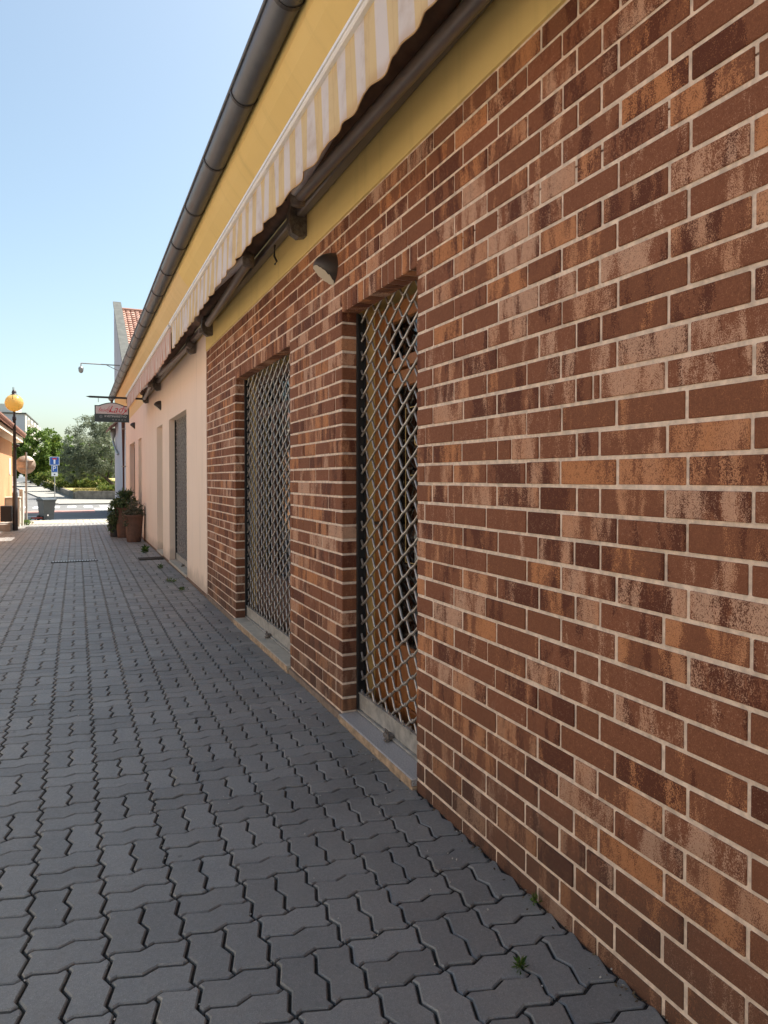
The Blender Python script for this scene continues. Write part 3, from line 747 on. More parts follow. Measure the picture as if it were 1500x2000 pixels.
# ------------------------------------------------------------------ hanging sign
hs=empty('hanging_sign',(.7,16.0,3.12),'hanging shop sign with red script lettering on an iron arm','sign')
m=MB(); m.bbox(-.44,.70,-.02,.02,-.012,.028,.004); m.add([(-.52,0,.014),(-.44,-.018,-.01),(-.44,.018,-.01),(-.44,.018,.026),(-.44,-.018,.026)],[(0,1,2),(0,2,3),(0,3,4),(0,4,1),(1,2,3,4)])
m.build('arm',M['iron'],hs)
m=MB(); m.tube([(-.27,0,-.012),(-.27,0,-.10)],.005,6); m.tube([(.29,0,-.012),(.29,0,-.10)],.005,6); m.build('hanger',M['iron'],hs)
def board(x0,x1,zb,zs,za,n=18):
    pts=[(x0,zb),(x1,zb),(x1,zs)]
    L=x1-x0
    for i in range(n+1):
        t=1-i/n; tt=min(1,max(0,(t-.12)/.76)); pts.append((x0+L*t,zs+(za-zs)*math.sin(math.pi*tt)))
    pts.append((x0,zs)); return pts
bo=MB().prism(board(-.345,.345,-.515,-.165,-.098),'y',-.015,.015).build('board',M['signdark'],hs)
MB().prism([(x,z) for x,z in board(-.322,.322,-.345,-.185,-.115)],'y',-.018,-.0155).build('pale_panel',M['signpale'],bo)
RS=(R(90),0,0)
text_mesh('lettering','Štúdio',.10,M['signred'],bo,(-.15,-.0185,-.265),RS,shear=.35)
text_mesh('lettering','Lady',.20,M['signred'],bo,(.11,-.0185,-.245),RS,shear=.45)
text_mesh('lettering','s',.10,M['signred'],bo,(.275,-.0185,-.265),RS,shear=.4)
m=MB(); m.tube([(-.10,-.019,-.32),(-.03,-.019,-.30),(.05,-.019,-.315),(.14,-.019,-.335),(.2,-.019,-.325)],.004,5); m.tube([(-.05,-.019,-.185),(-.07,-.019,-.21),(-.05,-.019,-.235)],.004,5); m.build('swash',M['signred'],bo)
text_mesh('lettering','KVETINÁRSTVO',.062,simple('sign_white_print',(.62,.62,.60),.6),bo,(.07,-.0165,-.395),RS)
M['signgrey']=simple('sign_grey_print',(.25,.26,.26),.6)
for k_ in range(6):
    a_=k_*1.047; MB().box(-.008,.008,-.001,.001,.012,.032).build('flower_petal',M['signgrey'],bo,loc=(-.22,-.0165,-.405),rot=(0,a_,0))
for x in (.02,.08,.14,.2,.26): MB().prism([(x-.012,-.475),(x+.012,-.475),(x+.012,-.455),(x,-.45),(x-.012,-.455)],'y',-.0175,-.0155).build('small_icon',M['signgrey'],bo)

# ------------------------------------------------------------------ potted plants
def leaves(n,fn,size,asp=2.0,seed=1,droop=.3):
    rg=np.random.default_rng(seed); P=fn(rg,n); N=rg.normal(size=(n,3)); N/=np.linalg.norm(N,axis=1)[:,None]
    T=rg.normal(size=(n,3)); T[:,2]-=droop; T-=N*(T*N).sum(1)[:,None]; T/=np.linalg.norm(T,axis=1)[:,None]; B=np.cross(N,T)
    s=size*rg.uniform(.6,1.4,(n,1)); V=np.empty((n,4,3)); V[:,0]=P; V[:,1]=P+T*s*.5+B*s/asp*.5; V[:,2]=P+T*s; V[:,3]=P+T*s*.5-B*s/asp*.5
    F=np.arange(4*n).reshape(n,4); return V.reshape(-1,3),F,rg.random(n)
def leafmesh(name,parts,mat,parent=None,loc=(0,0,0)):
    V=np.concatenate([p[0] for p in parts]); F=[];o=0;Rr=[]
    for p in parts: F.append(p[1]+o); o+=len(p[0]); Rr.append(p[2])
    F=np.concatenate(F);Rr=np.concatenate(Rr); n=len(F)
    me=bpy.data.meshes.new(name); me.vertices.add(len(V)); me.vertices.foreach_set('co',V.astype(np.float32).ravel())
    me.loops.add(4*n); me.loops.foreach_set('vertex_index',F.astype(np.int32).ravel()); me.polygons.add(n)
    me.polygons.foreach_set('loop_start',np.arange(0,4*n,4,dtype=np.int32)); me.polygons.foreach_set('loop_total',np.full(n,4,np.int32))
    at=me.attributes.new('rnd','FLOAT','FACE'); at.data.foreach_set('value',Rr.astype(np.float32)); me.update(); me.validate(); me.materials.append(mat)
    return link(name,me,parent,loc)
def ball(c,r,shell=.4,cut=-9):
    c=np.array(c);r=np.array(r)
    def fn(rg,n):
        d=rg.normal(size=(n,3)); d/=np.linalg.norm(d,axis=1)[:,None]; u=rg.uniform(shell,1,(n,1))**.5; p=c+d*u*r
        p[:,2]=np.maximum(p[:,2],cut); return p
    return fn
def planter(x,y,r0,r1,h,mat,label):
    t=empty('planter',(x,y,0),label,'planter','planters by the peach wall')
    MB().lathe([(0,0),(r0*.94,0),(r0,.012),((r0+r1)/2*1.03,h*.55),(r1,h*.93),(r1+.012,h*.94),(r1+.012,h),(r1-.018,h),(r1-.03,h*.9)],(0,0,0),28).build('pot',mat,t)
    MB().lathe([(0,h*.93),(r1-.02,h*.91)],(0,0,0),24).build('soil',M['soil'],t)
    return t
pa=planter(1.15,16.3,.15,.195,.60,M['terracotta'],'tall terracotta pot of grey sage-like herbs, nearest of the planters')
leafmesh('foliage',[leaves(900,ball((0,0,.64),(.23,.23,.10)),.05,2.6,1),leaves(500,ball((.05,.0,.74),(.17,.18,.14)),.06,5,2,-1.2),leaves(160,ball((-.17,-.1,.5),(.08,.08,.2)),.05,2.2,3)],M['sage'],pa)
st=MB()
for k in range(16):
    a_=random.uniform(0,6.28); r_=random.uniform(.02,.15); x_,y_=r_*math.cos(a_),r_*math.sin(a_); st.tube([(x_,y_,.56),(x_*1.3+random.uniform(-.03,.05),y_*1.3,.75),(x_*1.5+random.uniform(-.04,.08),y_*1.5,random.uniform(.85,1.0))],.003,4)
st.build('flower_stalks',simple('dry_stalks',(.20,.16,.12),.9),pa)
pb=planter(1.03,17.6,.16,.21,.72,M['terracotta'],'larger terracotta pot overflowing with dark green leaves behind the sage pot')
leafmesh('foliage',[leaves(1100,ball((0,0,.80),(.27,.27,.17)),.075,2.0,4),leaves(600,ball((-.22,-.05,.6),(.13,.14,.30)),.06,1.8,5),leaves(300,ball((.03,0,.98),(.17,.17,.08)),.13,5,6,-1.5)],M['plant'],pb)
pc=planter(.86,17.9,.13,.165,.34,M['blackpot'],'low dark pot with trailing leaves, leftmost of the planters')
leafmesh('foliage',[leaves(700,ball((0,-.02,.42),(.20,.2,.15)),.06,1.9,7),leaves(250,ball((-.08,-.13,.28),(.12,.08,.18)),.05,1.8,8)],M['plant'],pc)
cane=MB(); cane.tube([(1.37,16.35,0),(1.385,16.35,.78)],.012,6); tag(cane.build('garden_cane',M['darkwood']),'dark stick leaning on the peach wall behind the terracotta pot','stick')
# weeds in joints
def weed(x,y,r,hgt,n,label,seed):
    def fn(rg,nn):
        a=rg.uniform(0,6.28,nn); q=rg.uniform(0,1,nn)**.7; return np.stack([np.cos(a)*q*r*.6,np.sin(a)*q*r*.8,hgt*rg.uniform(0,.6,nn)],1)
    o=leafmesh('weed',[leaves(n,fn,max(.02,hgt*.55),3.0,seed,-.9)],M['weed'],None,(x,y,0)); return tag(o,label,'weed','weeds in the paving joints')
weed(1.155,1.645,.022,.034,45,'small green tuft in the paving joint nearest the viewer',11)
weed(1.375,1.88,.018,.03,26,'tiny sprig at the foot of the brick wall near the viewer',12)
weed(1.16,13.8,.07,.15,80,'bushy weed between the dark grate and the terracotta pot',13)
weed(1.18,11.3,.05,.08,50,'weed just in front of the dark grate',14)
weed(1.15,9.75,.12,.06,90,'widest low weed in the joints before the peach wall',15)
weed(1.19,8.95,.05,.06,40,'weed nearest the corner where peach wall meets brick',16)
weed(-1.42,23.9,.25,.16,160,'sunlit grassy tuft at the foot of the round sign pole',17)
# pebbles, as loose grit
pb_=MB(); rg=random.Random(4)
for k in range(330):
    y=rg.uniform(1.2,6); x=rg.uniform(-.12*y,1.38)
    if rg.random()<.5: x=PX0+MOD*round((x-PX0)/MOD)+rg.gauss(0,.012)
    s=rg.uniform(.0015,.0042); z=g(y)+.001
    pb_.add([(x-s,y,z),(x,y-s,z),(x+s,y,z),(x,y+s,z),(x,y,z+s),(x,y,z-s)],[(0,1,4),(1,2,4),(2,3,4),(3,0,4),(1,0,5),(2,1,5),(3,2,5),(0,3,5)])
tag(pb_.build('grit',simple('pale_grit',(.42,.40,.37),.9,var=.3,scale=90),fix=False),'pale grit scattered in the paving joints','grit',kind='stuff')
lt=MB(); rg=random.Random(9)
for k in range(420):
    y=1.2+11*rg.random()**1.6; x=1.392-abs(rg.gauss(0,.022)); s_=rg.uniform(.002,.0075); z=.0015; a=rg.uniform(0,6.3); c_,n_=math.cos(a)*s_,math.sin(a)*s_
    if any(a0<y<b0 for a0,b0 in OPEN): x-=.028
    lt.cur=rg.random(); lt.add([(x-c_,y-n_,z),(x+n_*.6,y-c_*.6,z+.001),(x+c_,y+n_,z+s_*.5),(x-n_*.6,y+c_*.6,z+.002)],[(0,1,2,3)])
tag(lt.build('leaf_litter',mk_leaf('dry_litter',(.05,.035,.02),(.22,.16,.09),(.4,.36,.28),.1),rnd=True,fix=False),'dry litter and dust swept along the foot of the wall','litter',kind='stuff')
# drains
dr=empty('channel_drain',(-.04,12.84,0),'light slotted channel drain across the middle of the alley','drain')
MB().box(-.36,.36,-.075,.075,-.02,.0065).build('channel',M['grate'],dr)
for k in range(17): MB().box(-.34+.041*k,-.32+.041*k,-.07,.07,.007,.013).build('grate_bar',M['grate_zinc'],dr)
dr=empty('drain_grate',(1.17,12.72,0),'dark grate in the paving beside the peach wall','drain')
MB().box(-.2,.2,-.17,.17,-.02,.006).build('channel',M['soil'],dr)
for k in range(9): MB().box(-.19,.19,-.165+.038*k,-.147+.038*k,.006,.016).build('grate_bar',M['grate'],dr)
for x in (-.2,.19): MB().box(x,x+.012,-.17,.17,.0165,.02).build('grate_frame',M['grate'],dr)

# ------------------------------------------------------------------ left side: orange house, lamp post, cabinets, round sign
oh=empty('orange_house',(-3,22,0),'low orange house with tiled eaves at the left edge','building')
inv=Matrix.Translation(-Vector(oh.location))
def c3(o): o.matrix_parent_inverse=inv; return o
m=MB(); m.box(-8,-1.90,16.6,25.4,-.5,2.55); c3(m.build('wall',M['orange'],oh))
m=MB(); m.prism([(-1.62,2.58),(-1.62,2.72),(-1.92,2.76),(-1.92,2.55)],'y',16.4,25.9); c3(m.build('eave',M['cream'],oh))
rf=MB().prism([(-1.56,2.78),(-5,4.3),(-8.4,2.78),(-8.4,2.70),(-5,4.22),(-1.56,2.73)],'y',16.3,26.0).build('roof',simple('old_red_tiles',(.24,.105,.07),.9,var=.3,scale=8),oh); c3(rf)
for k in range(38):
    t=MB(); y=16.4+.252*k; t.tube([(-1.53,y,2.80),(-2.3,y,3.13),(-3.2,y,3.53)],.07,6); t.build('tile_row',M['tile'],rf)
m=MB(); m.box(-1.898,-1.885,24.2,24.6,1.52,2.02); c3(m.build('notice_plate',M['white'],oh))
opp=empty('cream_house',(-5.2,5,0),'cream rendered house opposite the brick shop','building')
inv2=Matrix.Translation(-Vector(opp.location))
m=MB(); m.box(-9,-5.2,-12,15.8,-.2,3.6); o=m.build('wall',M['cream'],opp); o.matrix_parent_inverse=inv2
m=MB(); m.prism([(-4.8,3.55),(-7.1,5.2),(-9.4,3.55),(-9.4,3.47),(-7.1,5.1),(-4.8,3.47)],'y',-12.3,16); o=m.build('roof',M['tile'],opp); o.matrix_parent_inverse=inv2
for k in range(6):
    y=-8+4*k; m=MB(); m.bbox(-5.23,-5.195,y,y+1.3,1.0,2.3,.01); f=m.build('window',M['darkwood'],opp); f.matrix_parent_inverse=inv2
    MB().box(-5.24,-5.232,y+.1,y+1.2,1.1,2.2).build('pane',M['carglass'],f)
lp=empty('lamp_post',(-1.52,21.1,0),'dark lamp post with yellow globe and black litter box','lamp')
MB().lathe([(.066,-.05),(.066,1.0),(.046,1.05),(.036,2.95),(.05,2.96),(.05,3.05),(.03,3.06),(.03,3.2)],(0,0,0),14).build('post',M['pole'],lp)
MB().lathe([(0,-.23),(.08,-.215),(.15,-.175),(.205,-.105),(.23,0),(.205,.105),(.15,.175),(.08,.215),(0,.23)],(0,0,3.42),24).build('globe',M['globe'],lp)
MB().lathe([(.085,.205),(.085,.225),(.05,.23),(.06,.28),(.045,.33),(.012,.35),(.005,.42),(0,.42)],(0,0,3.42),14).build('cap',M['pole'],lp)
m=MB(); m.tube([(-.02,-.215,3.5),(-.01,-.215,3.82)],.008,6); m.build('stay',M['pole'],lp)
MB().lathe([(.0,-.05),(.045,-.045),(.06,0),(.07,.03),(.0,.05)],(.06,-.03,2.28),10).build('camera_dome',M['pole'],lp)
m=MB(); m.bbox(-.34,-.075,-.16,.12,.25,.67,.01); m.build('litter_box',M['blackbin'],lp)
cb=empty('utility_cabinet',(-1.72,22.9,0),'beige concrete utility cabinets behind the lamp post','cabinet')
m=MB(); m.bbox(-.30,.20,-.2,.25,-.05,.82,.01); m.bbox(-.32,.22,-.22,.27,.82,.86,.008); m.build('body',M['cabinet'],cb)
m=MB(); m.bbox(.14,.24,.6,1.1,-.1,1.08,.01); m.build('tall_box',M['cabinet'],cb)
m=MB(); m.bbox(.2005,.212,-.15,.2,.08,.76,.004); m.build('cabinet_door',M['cabinet'],cb)
m=MB(); m.box(.2125,.218,-.1,-.06,.45,.55); m.build('latch',M['pole'],cb)
bl=MB(); bl.bbox(-2.3,-1.60,20.75,21.7,-.05,.2,.015); tag(bl.build('concrete_block',M['concrete']),'low concrete block beneath the black litter box','block')
rs=empty('round_sign',(-1.43,24.2,g(24.2)),'round traffic sign seen from behind on a thin grey pole','sign')
MB().tube([(0,0,-.1),(0,0,2.25)],.028,10).build('pole',M['greypole'],rs)
m=MB(); m.lathe([(0,-.006),(.285,-.006),(.285,.008),(.275,.008),(.27,.002),(0,.002)],(0,0,0),36); m.build('disc',M['signback'],rs,loc=(-.02,.045,1.86),rot=(R(-90),0,0)) 
m=MB(); m.box(-.2,.2,-.0,.02,1.72,1.75); m.box(-.2,.2,0,.02,1.96,1.99); m.build('clamp_bar',M['greypole'],rs,loc=(0,.022,0))
# ------------------------------------------------------------------ wheelie bin
wb=empty('wheelie_bin',(-1.12,30.9,g(30.9)),'grey wheelie bin standing at the road edge','bin',rz=R(28))
m=MB(); hh=.80; m.add([(-.19,-.2,.03),(.19,-.2,.03),(.19,.18,.03),(-.19,.18,.03),(-.245,-.27,hh),(.245,-.27,hh),(.245,.25,hh),(-.245,.25,hh)],[(3,2,1,0),(0,1,5,4),(1,2,6,5),(2,3,7,6),(3,0,4,7),(4,5,6,7)])
m.bbox(-.265,.265,-.29,.27,hh-.04,hh,.01); m.build('body',M['greybin'],wb)
m=MB(); m.prism([(-.31,.0),(.28,.0),(.28,.03),(.12,.075),(-.15,.075),(-.31,.03)],'x',-.275,.275); m.build('lid',M['greybin'],wb,loc=(0,0,hh+.002))
m=MB(); m.tube([(-.25,.30,hh-.03),(.25,.30,hh-.03)],.018,8); m.build('handle_bar',M['greybin'],wb)
for s in (-1,1):
    m=MB(); m.tube([(s*.20,.19,.10),(s*.26,.19,.10)],.10,16); wh=m.build('wheel',M['rubber'],wb)
    MB().tube([(s*.262,.19,.10),(s*.266,.19,.10)],.05,12).build('hub',M['red'],wh)
MB().lathe([(0,0),(.03,0),(.03,.006),(0,.006)],(0,0,0),12).build('sticker',M['white'],wb,loc=(-.05,-.215,.20),rot=(R(90),0,0))
rd=empty('fallen_object',(-1.55,30.7,g(30.7)),'small red and dark object lying on the ground beside the wheelie bin','object')
m=MB(); m.bbox(-.12,.3,-.05,.05,.08,.13,.01); m.bbox(.02,.06,-.03,.03,0,.08,.005); m.build('bar',M['red'],rd)
m=MB(); m.tube([(.34,-.04,.09),(.34,.04,.09)],.09,14); m.build('wheel',M['rubber'],rd)

# ------------------------------------------------------------------ gable house across the street, with CCTV arm
GXW=1.97; GY0,GY1,GZ0,GZ1=33.0,42.0,6.1,11.2
gh=empty('gable_house',(GXW,37,-.35),'tall pale house with steep red tiled roof behind the gutter end','building')
invg=Matrix.Translation(-Vector(gh.location))
def c4(o): o.matrix_parent_inverse=invg; return o
c4(MB().prism([(GY0,-.4),(GY1,-.4),(GY1,GZ1),(GY0,GZ0)],'x',GXW,GXW+.34).build('gable_wall',M['lilac'],gh))
c4(MB().prism([(GY0+.3,-.4),(GY1-.05,-.4),(GY1-.05,GZ1-.55),(GY0+.3,GZ0-.45)],'x',GXW+.341,12).build('wall',M['lilac'],gh))
sl=math.atan2(GZ1-GZ0,GY1-GY0)
c4(MB().prism([(GY0-.05,GZ0+.0),(GY1+.02,GZ1+.02),(GY1+.02,GZ1+.12),(GY0-.05,GZ0+.10)],'x',GXW-.05,GXW+.38).build('coping',M['parapet'],gh))
gr_=c4(MB().prism([(GY0,GZ0-.42),(GY1-.1,GZ1-.50),(GY1-.1,GZ1-.40),(GY0,GZ0-.32)],'x',GXW+.345,12).build('roof',simple('roof_underlay',(.16,.08,.06),.9),gh))
# curved tiles
tv=[];tf=[]; NT=6
for i in range(NT+1):
    a_=math.pi*i/NT; 
    for yy,zz in ((0,.0),(.42,-.012)): tv.append((-.115*math.cos(a_),yy,.075*math.sin(a_)*(1 if yy==0 else .85)+zz+.01))
for i in range(NT): tf.append((2*i,2*i+2,2*i+3,2*i+1))
tf.append(tuple(2*i for i in range(NT+1)))
tm=MB().add(tv,tf).mesh('roof_tile',M['tile'])
ux=Vector((0,math.cos(sl),math.sin(sl)))
nrow,ncol=20,15; Ltot=(GY1-GY0)/math.cos(sl)
for i in range(nrow):
    for j in range(ncol):
        s=Ltot*(.30+.70*i/nrow); p=Vector((GXW+.48+.245*j,GY0,GZ0-.30))+ux*s
        o=link('roof_tile',tm,gr_,p,(sl-.08,0,0)); o['rnd']=random.random()
MB().tube([(GXW+.4,GY1-.12,GZ1-.33),(6.2,GY1-.12,GZ1-.33)],.12,8).build('ridge',M['tile'],gr_)
m=MB(); m.tube([(3.9,41.3,GZ1-.9),(3.9,41.3,GZ1-.1)],.05,8); m.tube([(3.6,40.6,GZ1-1.2),(3.7,36,GZ1-3.6)],.03,6); m.build('lightning_rod',M['greypole'],gr_)
m=MB(); m.prism([(1.52,4.02),(1.97,4.42),(1.97,4.32),(1.52,3.95)],'y',38.2,42.15); c4(m.build('eave_canopy',M['tile'],gh))
m=MB(); m.lathe([(.05,-.45),(.06,-.3),(.13,-.05),(.14,.28),(.11,.28)],(1.84,41.0,3.85),12); m.tube([(1.84,41.0,3.42),(1.9,39.5,2.9),(1.9,37.5,2.6)],.055,8); c4(m.build('rain_hopper',M['greypole'],gh))
ca=empty('camera_arm',(GXW,36.5,6.7),'surveillance camera hanging from a long bracket on the tall pale house','camera')
m=MB(); m.tube([(0,0,.22),(-1.75,0,.22)],.028,8); m.tube([(0,0,-.08),(-.6,0,.2)],.018,8); m.build('bracket',M['greypole'],ca)
MB().lathe([(0,-.28),(.06,-.26),(.10,-.2),(.11,-.14),(.12,-.05),(.09,.02),(.03,.05),(.03,.2),(0,.2)],(-1.75,0,.02),14).build('camera_dome',M['greypole'],ca)

# ------------------------------------------------------------------ far side: low wall, garden, signs
def lowwall(name,p,q,h0,label):
    t=empty(name,(p[0],p[1],g(p[1])),label,'wall'); n=max(1,int(math.dist(p,q)/1.0))
    for i in range(n):
        a=[p[k]+(q[k]-p[k])*i/n for k in (0,1)]; b=[p[k]+(q[k]-p[k])*(i+.985)/n for k in (0,1)]
        d=Vector((b[0]-a[0],b[1]-a[1])).normalized(); nx,ny=-d.y*.14,d.x*.14; A_,B_=g(a[1]),g(b[1]); H=h0+random.uniform(-.02,.02)
        vs=[]
        for (c,gz) in ((a,A_),(b,B_)):
            for s in (-1,1):
                for z in (gz-.3,gz+H): vs.append((c[0]+s*nx-p[0],c[1]+s*ny-p[1],z-g(p[1])))
        MB().add(vs,[(0,1,3,2),(4,6,7,5),(0,4,5,1),(2,3,7,6),(1,5,7,3),(0,2,6,4)]).build('wall_block',M['lowwall'],t)
    return t
lowwall('low_wall',(-.08,59.3),(9.5,54.5),.68,'low grey retaining wall of the garden facing the crossing')
lowwall('low_wall',(-.12,59.5),(-5.4,110),.50,'low retaining wall running uphill beside the sidewalk')
gd=MB(); 
gd.add([(-.02,59.45,.33),(9.6,54.6,.33),(30,56,.4),(30,120,1.6),(-5.2,112,1.35),(-2.6,84,.78)],[(0,1,2,3,4,5)])
tag(gd.build('garden_ground',M['drygrass'],fix=False),kind='structure')
def grassfn(rg,n):
    y=rg.uniform(59,66,n); x=rg.uniform(-.2,6,n); return np.stack([x,y,.33+rg.uniform(0,.05,n)],1)
tag(leafmesh('dry_grass',[leaves(5000,grassfn,.22,8,21,-2.5)],mk_leaf('dry_blade',(.30,.24,.08),(.44,.36,.14),(.2,.24,.06),.3)),'dry yellow grass in front of the shrubs','grass',kind='stuff')
def tree(name,x,y,base,crown,trunk,n,size,mat,label,seed,asp=2,cat='tree',grp=None,clump=None,droop=.3):
    t=empty(name,(x,y,base),label,cat,grp); rg=np.random.default_rng(seed)
    m=MB()
    for path,r in trunk: m.tube(path,r,7)
    if trunk: m.build('trunk',M['bark'],t)
    parts=[]
    for (c,r,w) in crown:
        k=int(clump*w); 
        d=rg.normal(size=(k,3)); d/=np.linalg.norm(d,axis=1)[:,None]; cc=np.array(c)+d*(rg.uniform(.25,1,(k,1))**.45)*np.array(r)
        for q in cc:
            s=rg.uniform(.55,1.3); parts.append(leaves(int(n*rg.uniform(.6,1.4)),ball(q,np.array((.34,.34,.26))*s*max(r)/2.2,.1),size,asp,int(rg.integers(1e9)),droop))
    leafmesh('crown',parts,mat,t); return t
tree('broadleaf_tree',-4.1,90,.45,[((0,0,4.3),(2.6,2.4,2.6),1),((-1.7,.3,2.9),(1.8,1.6,1.7),.6),((1.8,0,2.8),(1.7,1.6,1.7),.6),((0,.5,2.2),(1.9,1.6,1.1),.4)],
     [([(0,0,-.2),(.05,0,1.2),(.0,0,2.6),(.3,0,4.4)],[.2,.16,.12,.05]),([(0,0,1.6),(-.8,.2,2.9),(-1.5,.3,4)],[.1,.07,.03]),([(0,0,1.8),(.9,0,3),(1.6,0,4)],[.1,.07,.03])],70,.27,M['leaf'],'round dark green broadleaf tree beyond the street',31,clump=130,asp=1.6)
tree('tamarisk_tree',2.9,62,.33,[((-1.7,0,3.6),(2.2,2.0,2.6),1),((-2.9,0,2.3),(1.5,1.5,1.6),.6),((-.8,.4,5.3),(1.3,1.3,1.4),.4),((-.6,.4,2.4),(1.7,1.5,1.2),.5)],
     [([(.6,0,-.1),(-.1,0,.5),(-.9,0,1.3),(-1.6,.2,2.6),(-2,.2,4)],[.17,.14,.11,.07,.03]),([(-.6,0,1.0),(-.2,0,2.6),(-.6,0,4.6),(-.9,0,6)],[.09,.07,.045,.02]),([(-.9,0,1.3),(-2.4,0,2.2),(-3.2,0,3)],[.07,.05,.02])],85,.17,M['leaf_grey'],'feathery grey-green tree with leaning trunk beside the tall pale house',32,clump=150,asp=3.4)
for i,(x,y,s_,lab) in enumerate(((-13,150,1.5,'distant tree at the left edge behind the lamp post'),(-1.5,122,1.2,'distant tree between the broadleaf and feathery trees'),(4,116,1.1,'distant tree hidden behind the feathery tree'))):
    tree('distant_tree',x,y,.9,[((0,0,3.0*s_),(3.2*s_,2.3*s_,3.0*s_),1)],[([(0,0,-.2),(0,0,3.5*s_)],[.22,.1])],60,.36,M['leaf'],lab,40+i,clump=110,asp=1.6,grp='trees far behind the garden')
for i,(x,y,rx,rz,lab) in enumerate(((-2.0,75,1.7,1.5,'tall spreading juniper at the left end of the garden'),(-.2,70.5,1.6,1.4,'spreading juniper behind the blue sign pole'),(1.6,69.5,1.5,1.05,'low juniper in the middle of the garden'),(3.2,66,1.4,.7,'low dark shrub right under the feathery tree'),(2.9,59.9,1.4,.34,'flat dark shrub on the wall edge by the tall pale house'),(-4.2,97,1.6,1.6,'juniper uphill beside the street lamp'))):
    tree('juniper_shrub',x,y,(g(y)+.33 if y>60 else .3),[((0,0,rz*.5),(rx,rx*.7,rz*.62),1)],[],75,.20,M['juniper'],lab,60+i,clump=95,asp=3,cat='shrub',grp='shrubs in the raised garden',droop=-.6)
bs=empty('blue_sign_post',(-1.55,58.9,g(58.9)+.02),'post with blue dead-end sign above a blue parking plate','sign')
MB().tube([(0,0,0),(0,0,3.25)],.035,8).build('pole',M['greypole'],bs)
def plate(x0,x1,z0,z1,y,mat,par,nm): return MB().bbox(x0,x1,y,y+.012,z0,z1,.003).build(nm,mat,par)
p1=plate(-.34,.34,2.62,3.26,-.06,M['white'],bs,'dead_end_plate'); plate(-.31,.31,2.65,3.23,-.065,M['blue'],p1,'blue_field')
plate(-.06,.06,2.72,3.05,-.069,M['white'],p1,'white_bar'); plate(-.16,.16,3.06,3.16,-.069,M['signred'],p1,'red_bar')
p2=plate(-.22,.22,2.08,2.60,-.06,M['white'],bs,'parking_plate'); plate(-.2,.2,2.10,2.58,-.065,M['blue'],p2,'blue_field')
text_mesh('lettering','P',.5,M['white'],p2,(-.02,-.068,2.35),RS)
p3=plate(-.22,.22,1.78,2.06,-.06,M['white'],bs,'additional_plate'); plate(-.05,.05,1.86,1.96,-.064,M['pole'],p3,'symbol')
for i,(x,y,h,lab) in enumerate(((-5.3,103,3.4,'white-headed street lamp beside the parked cars'),)):
    t=empty('street_lamp',(x,y,g(y)),lab,'lamp'); MB().tube([(0,0,0),(0,0,h)],.06,8).build('post',M['greypole'],t); MB().lathe([(0,0),(.16,.06),(.2,.2),(.14,.34),(0,.4)],(0,0,h),10).build('head',M['white'],t)
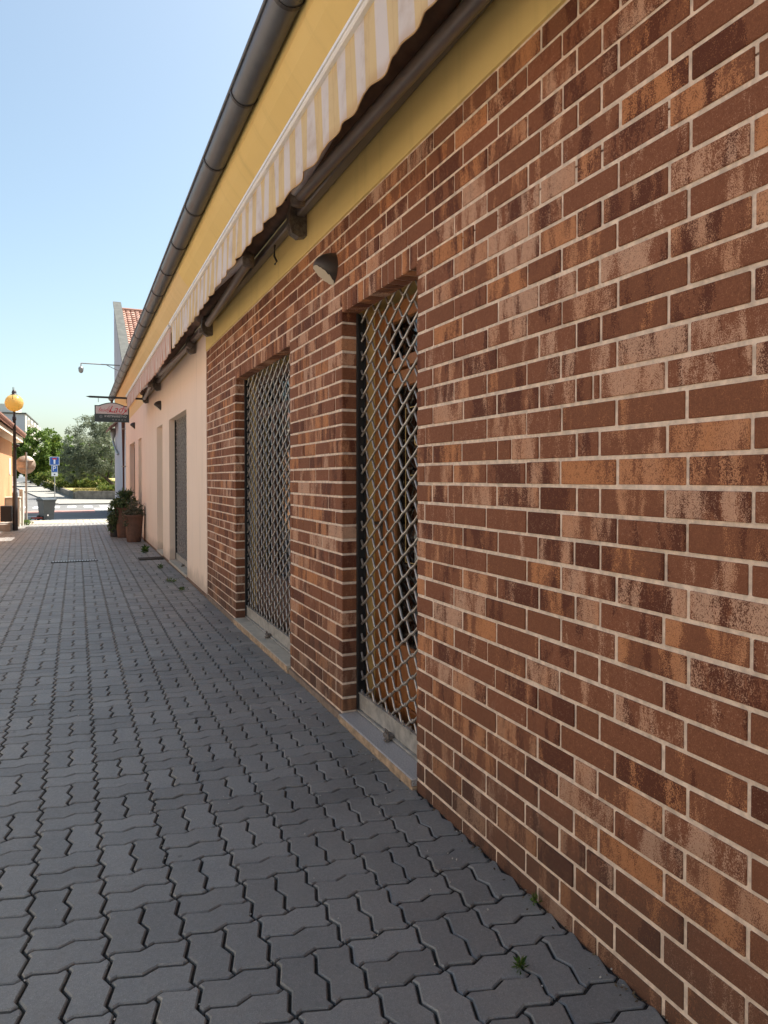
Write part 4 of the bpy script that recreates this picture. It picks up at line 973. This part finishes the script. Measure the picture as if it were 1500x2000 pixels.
# cars
def car(x,y,rz,L,W,H,paint,label,van=False):
    t=empty('parked_car',(x,y,g(y)-.04+.0),label,'car','cars parked up the side street',rz)
    b=H*.55
    prof=[(-L/2,.28),(-L/2,b),(-L*.45,b+.04),(-L*.38,H) if van else (-L*.36,H-.05),(L*.12,H),(L*.27,b+.05),(L*.46,b-.1),(L/2,b-.22),(L/2,.28)]
    m=MB(); n=len(prof); vs=[]
    for s in (-1,1):
        for (u,v) in prof: vs.append((s*(W/2 if v<b+.06 else W/2-.14),u,v))
    m.add(vs,[(i,(i+1)%n,n+(i+1)%n,n+i) for i in range(n)]+[tuple(range(n)),tuple(range(2*n-1,n-1,-1))]); bo=m.build('body',paint,t)
    for s in (-1,1):
        w=MB(); x0=s*(W/2-.055); w.add([(x0+s*.02,-L*.40,b+.07),(x0+s*.02,L*.22,b+.07),(x0-s*.055,L*.10,H-.08),(x0-s*.055,-L*.34,H-.10)],[(0,1,2,3)]); w.build('side_window',M['carglass'],bo)
        for u in (-L*.31,L*.31):
            q=MB(); q.tube([(s*(W/2-.2),u,.31),(s*(W/2+.01),u,.31)],.31,16); wh=q.build('wheel',M['rubber'],t); MB().tube([(s*(W/2+.012),u,.31),(s*(W/2+.02),u,.31)],.18,12).build('rim',M['greypole'],wh)
        MB().bbox(s*W*.36-.15,s*W*.36+.15,-L/2-.015,-L/2+.01,b-.25,b-.08,.004).build('tail_light',M['red'],bo)
        MB().bbox(s*W*.36-.16,s*W*.36+.16,L/2-.01,L/2+.015,b-.38,b-.24,.004).build('headlight',M['white'],bo)
    w=MB(); w.add([(-W/2+.16,L*.262,b+.09),(W/2-.16,L*.262,b+.09),(W/2-.2,L*.135,H-.05),(-W/2+.2,L*.135,H-.05)],[(0,1,2,3)]); w.build('windscreen',M['carglass'],bo,loc=(0,.02,.01))
    w=MB(); w.add([(-W/2+.16,-L*.452,b+.08),(W/2-.16,-L*.452,b+.08),(W/2-.2,-L*.385,H-.1),(-W/2+.2,-L*.385,H-.1)],[(0,1,2,3)]); w.build('rear_window',M['carglass'],bo,loc=(0,-.02,.01))
    return t
car(-6.6,101,R(96),4.2,1.75,1.45,M['carwhite'],'white car parked side-on up the street behind the round sign')
car(-5.35,106.5,R(170),4.6,1.85,1.9,M['carblue'],'pale blue van parked beside the street lamp',True)
car(-9.4,110,R(94),4.3,1.75,1.5,M['carwhite'],'white car half hidden by the lamp post up the street')
# apartment block
ap=empty('apartment_block',(-13.3,220,.9),'distant grey apartment block with balconies behind the globe lamp','building',rz=R(-1.5))
MB().box(-40,0,0,42,-1,18.5).build('wall',M['aptgrey'],ap)
MB().bbox(-40.3,.5,-.4,42.5,18.5,18.9,.05).build('roof_slab',M['parapet'],ap)
MB().box(-30,-2.6,4,20,18.9,21.6).build('penthouse',M['aptwhite'],ap)
MB().box(.001,.25,.0,42,-1,18.45).build('balcony_front',M['aptwhite'],ap)
for k in range(6):
    for j in range(4):
        yb_=3+10*j; z=1.5+2.9*k
        b=MB().box(.25,1.5,yb_,yb_+4.5,z,z+1.1).build('balcony',M['aptwhite'],ap)
        MB().box(.251,.30,yb_+.4,yb_+4,z+1.12,z+2.5).build('window',M['carglass'],ap)
    for j in range(3): MB().box(-8-11*j,-6-11*j,-.05,-.005,2+2.9*k,3.5+2.9*k).build('window',M['carglass'],ap) if j>0 else None
for x,z,h in ((-18,21.6,5),(-22,21.6,6),(-14.5,21.6,3)):
    m=MB(); m.tube([(x,10,z),(x,10,z+h)],.14,5); m.tube([(x-.8,10,z+h*.8),(x+.8,10,z+h*.8)],.07,4); m.build('antenna',M['pole'],ap)
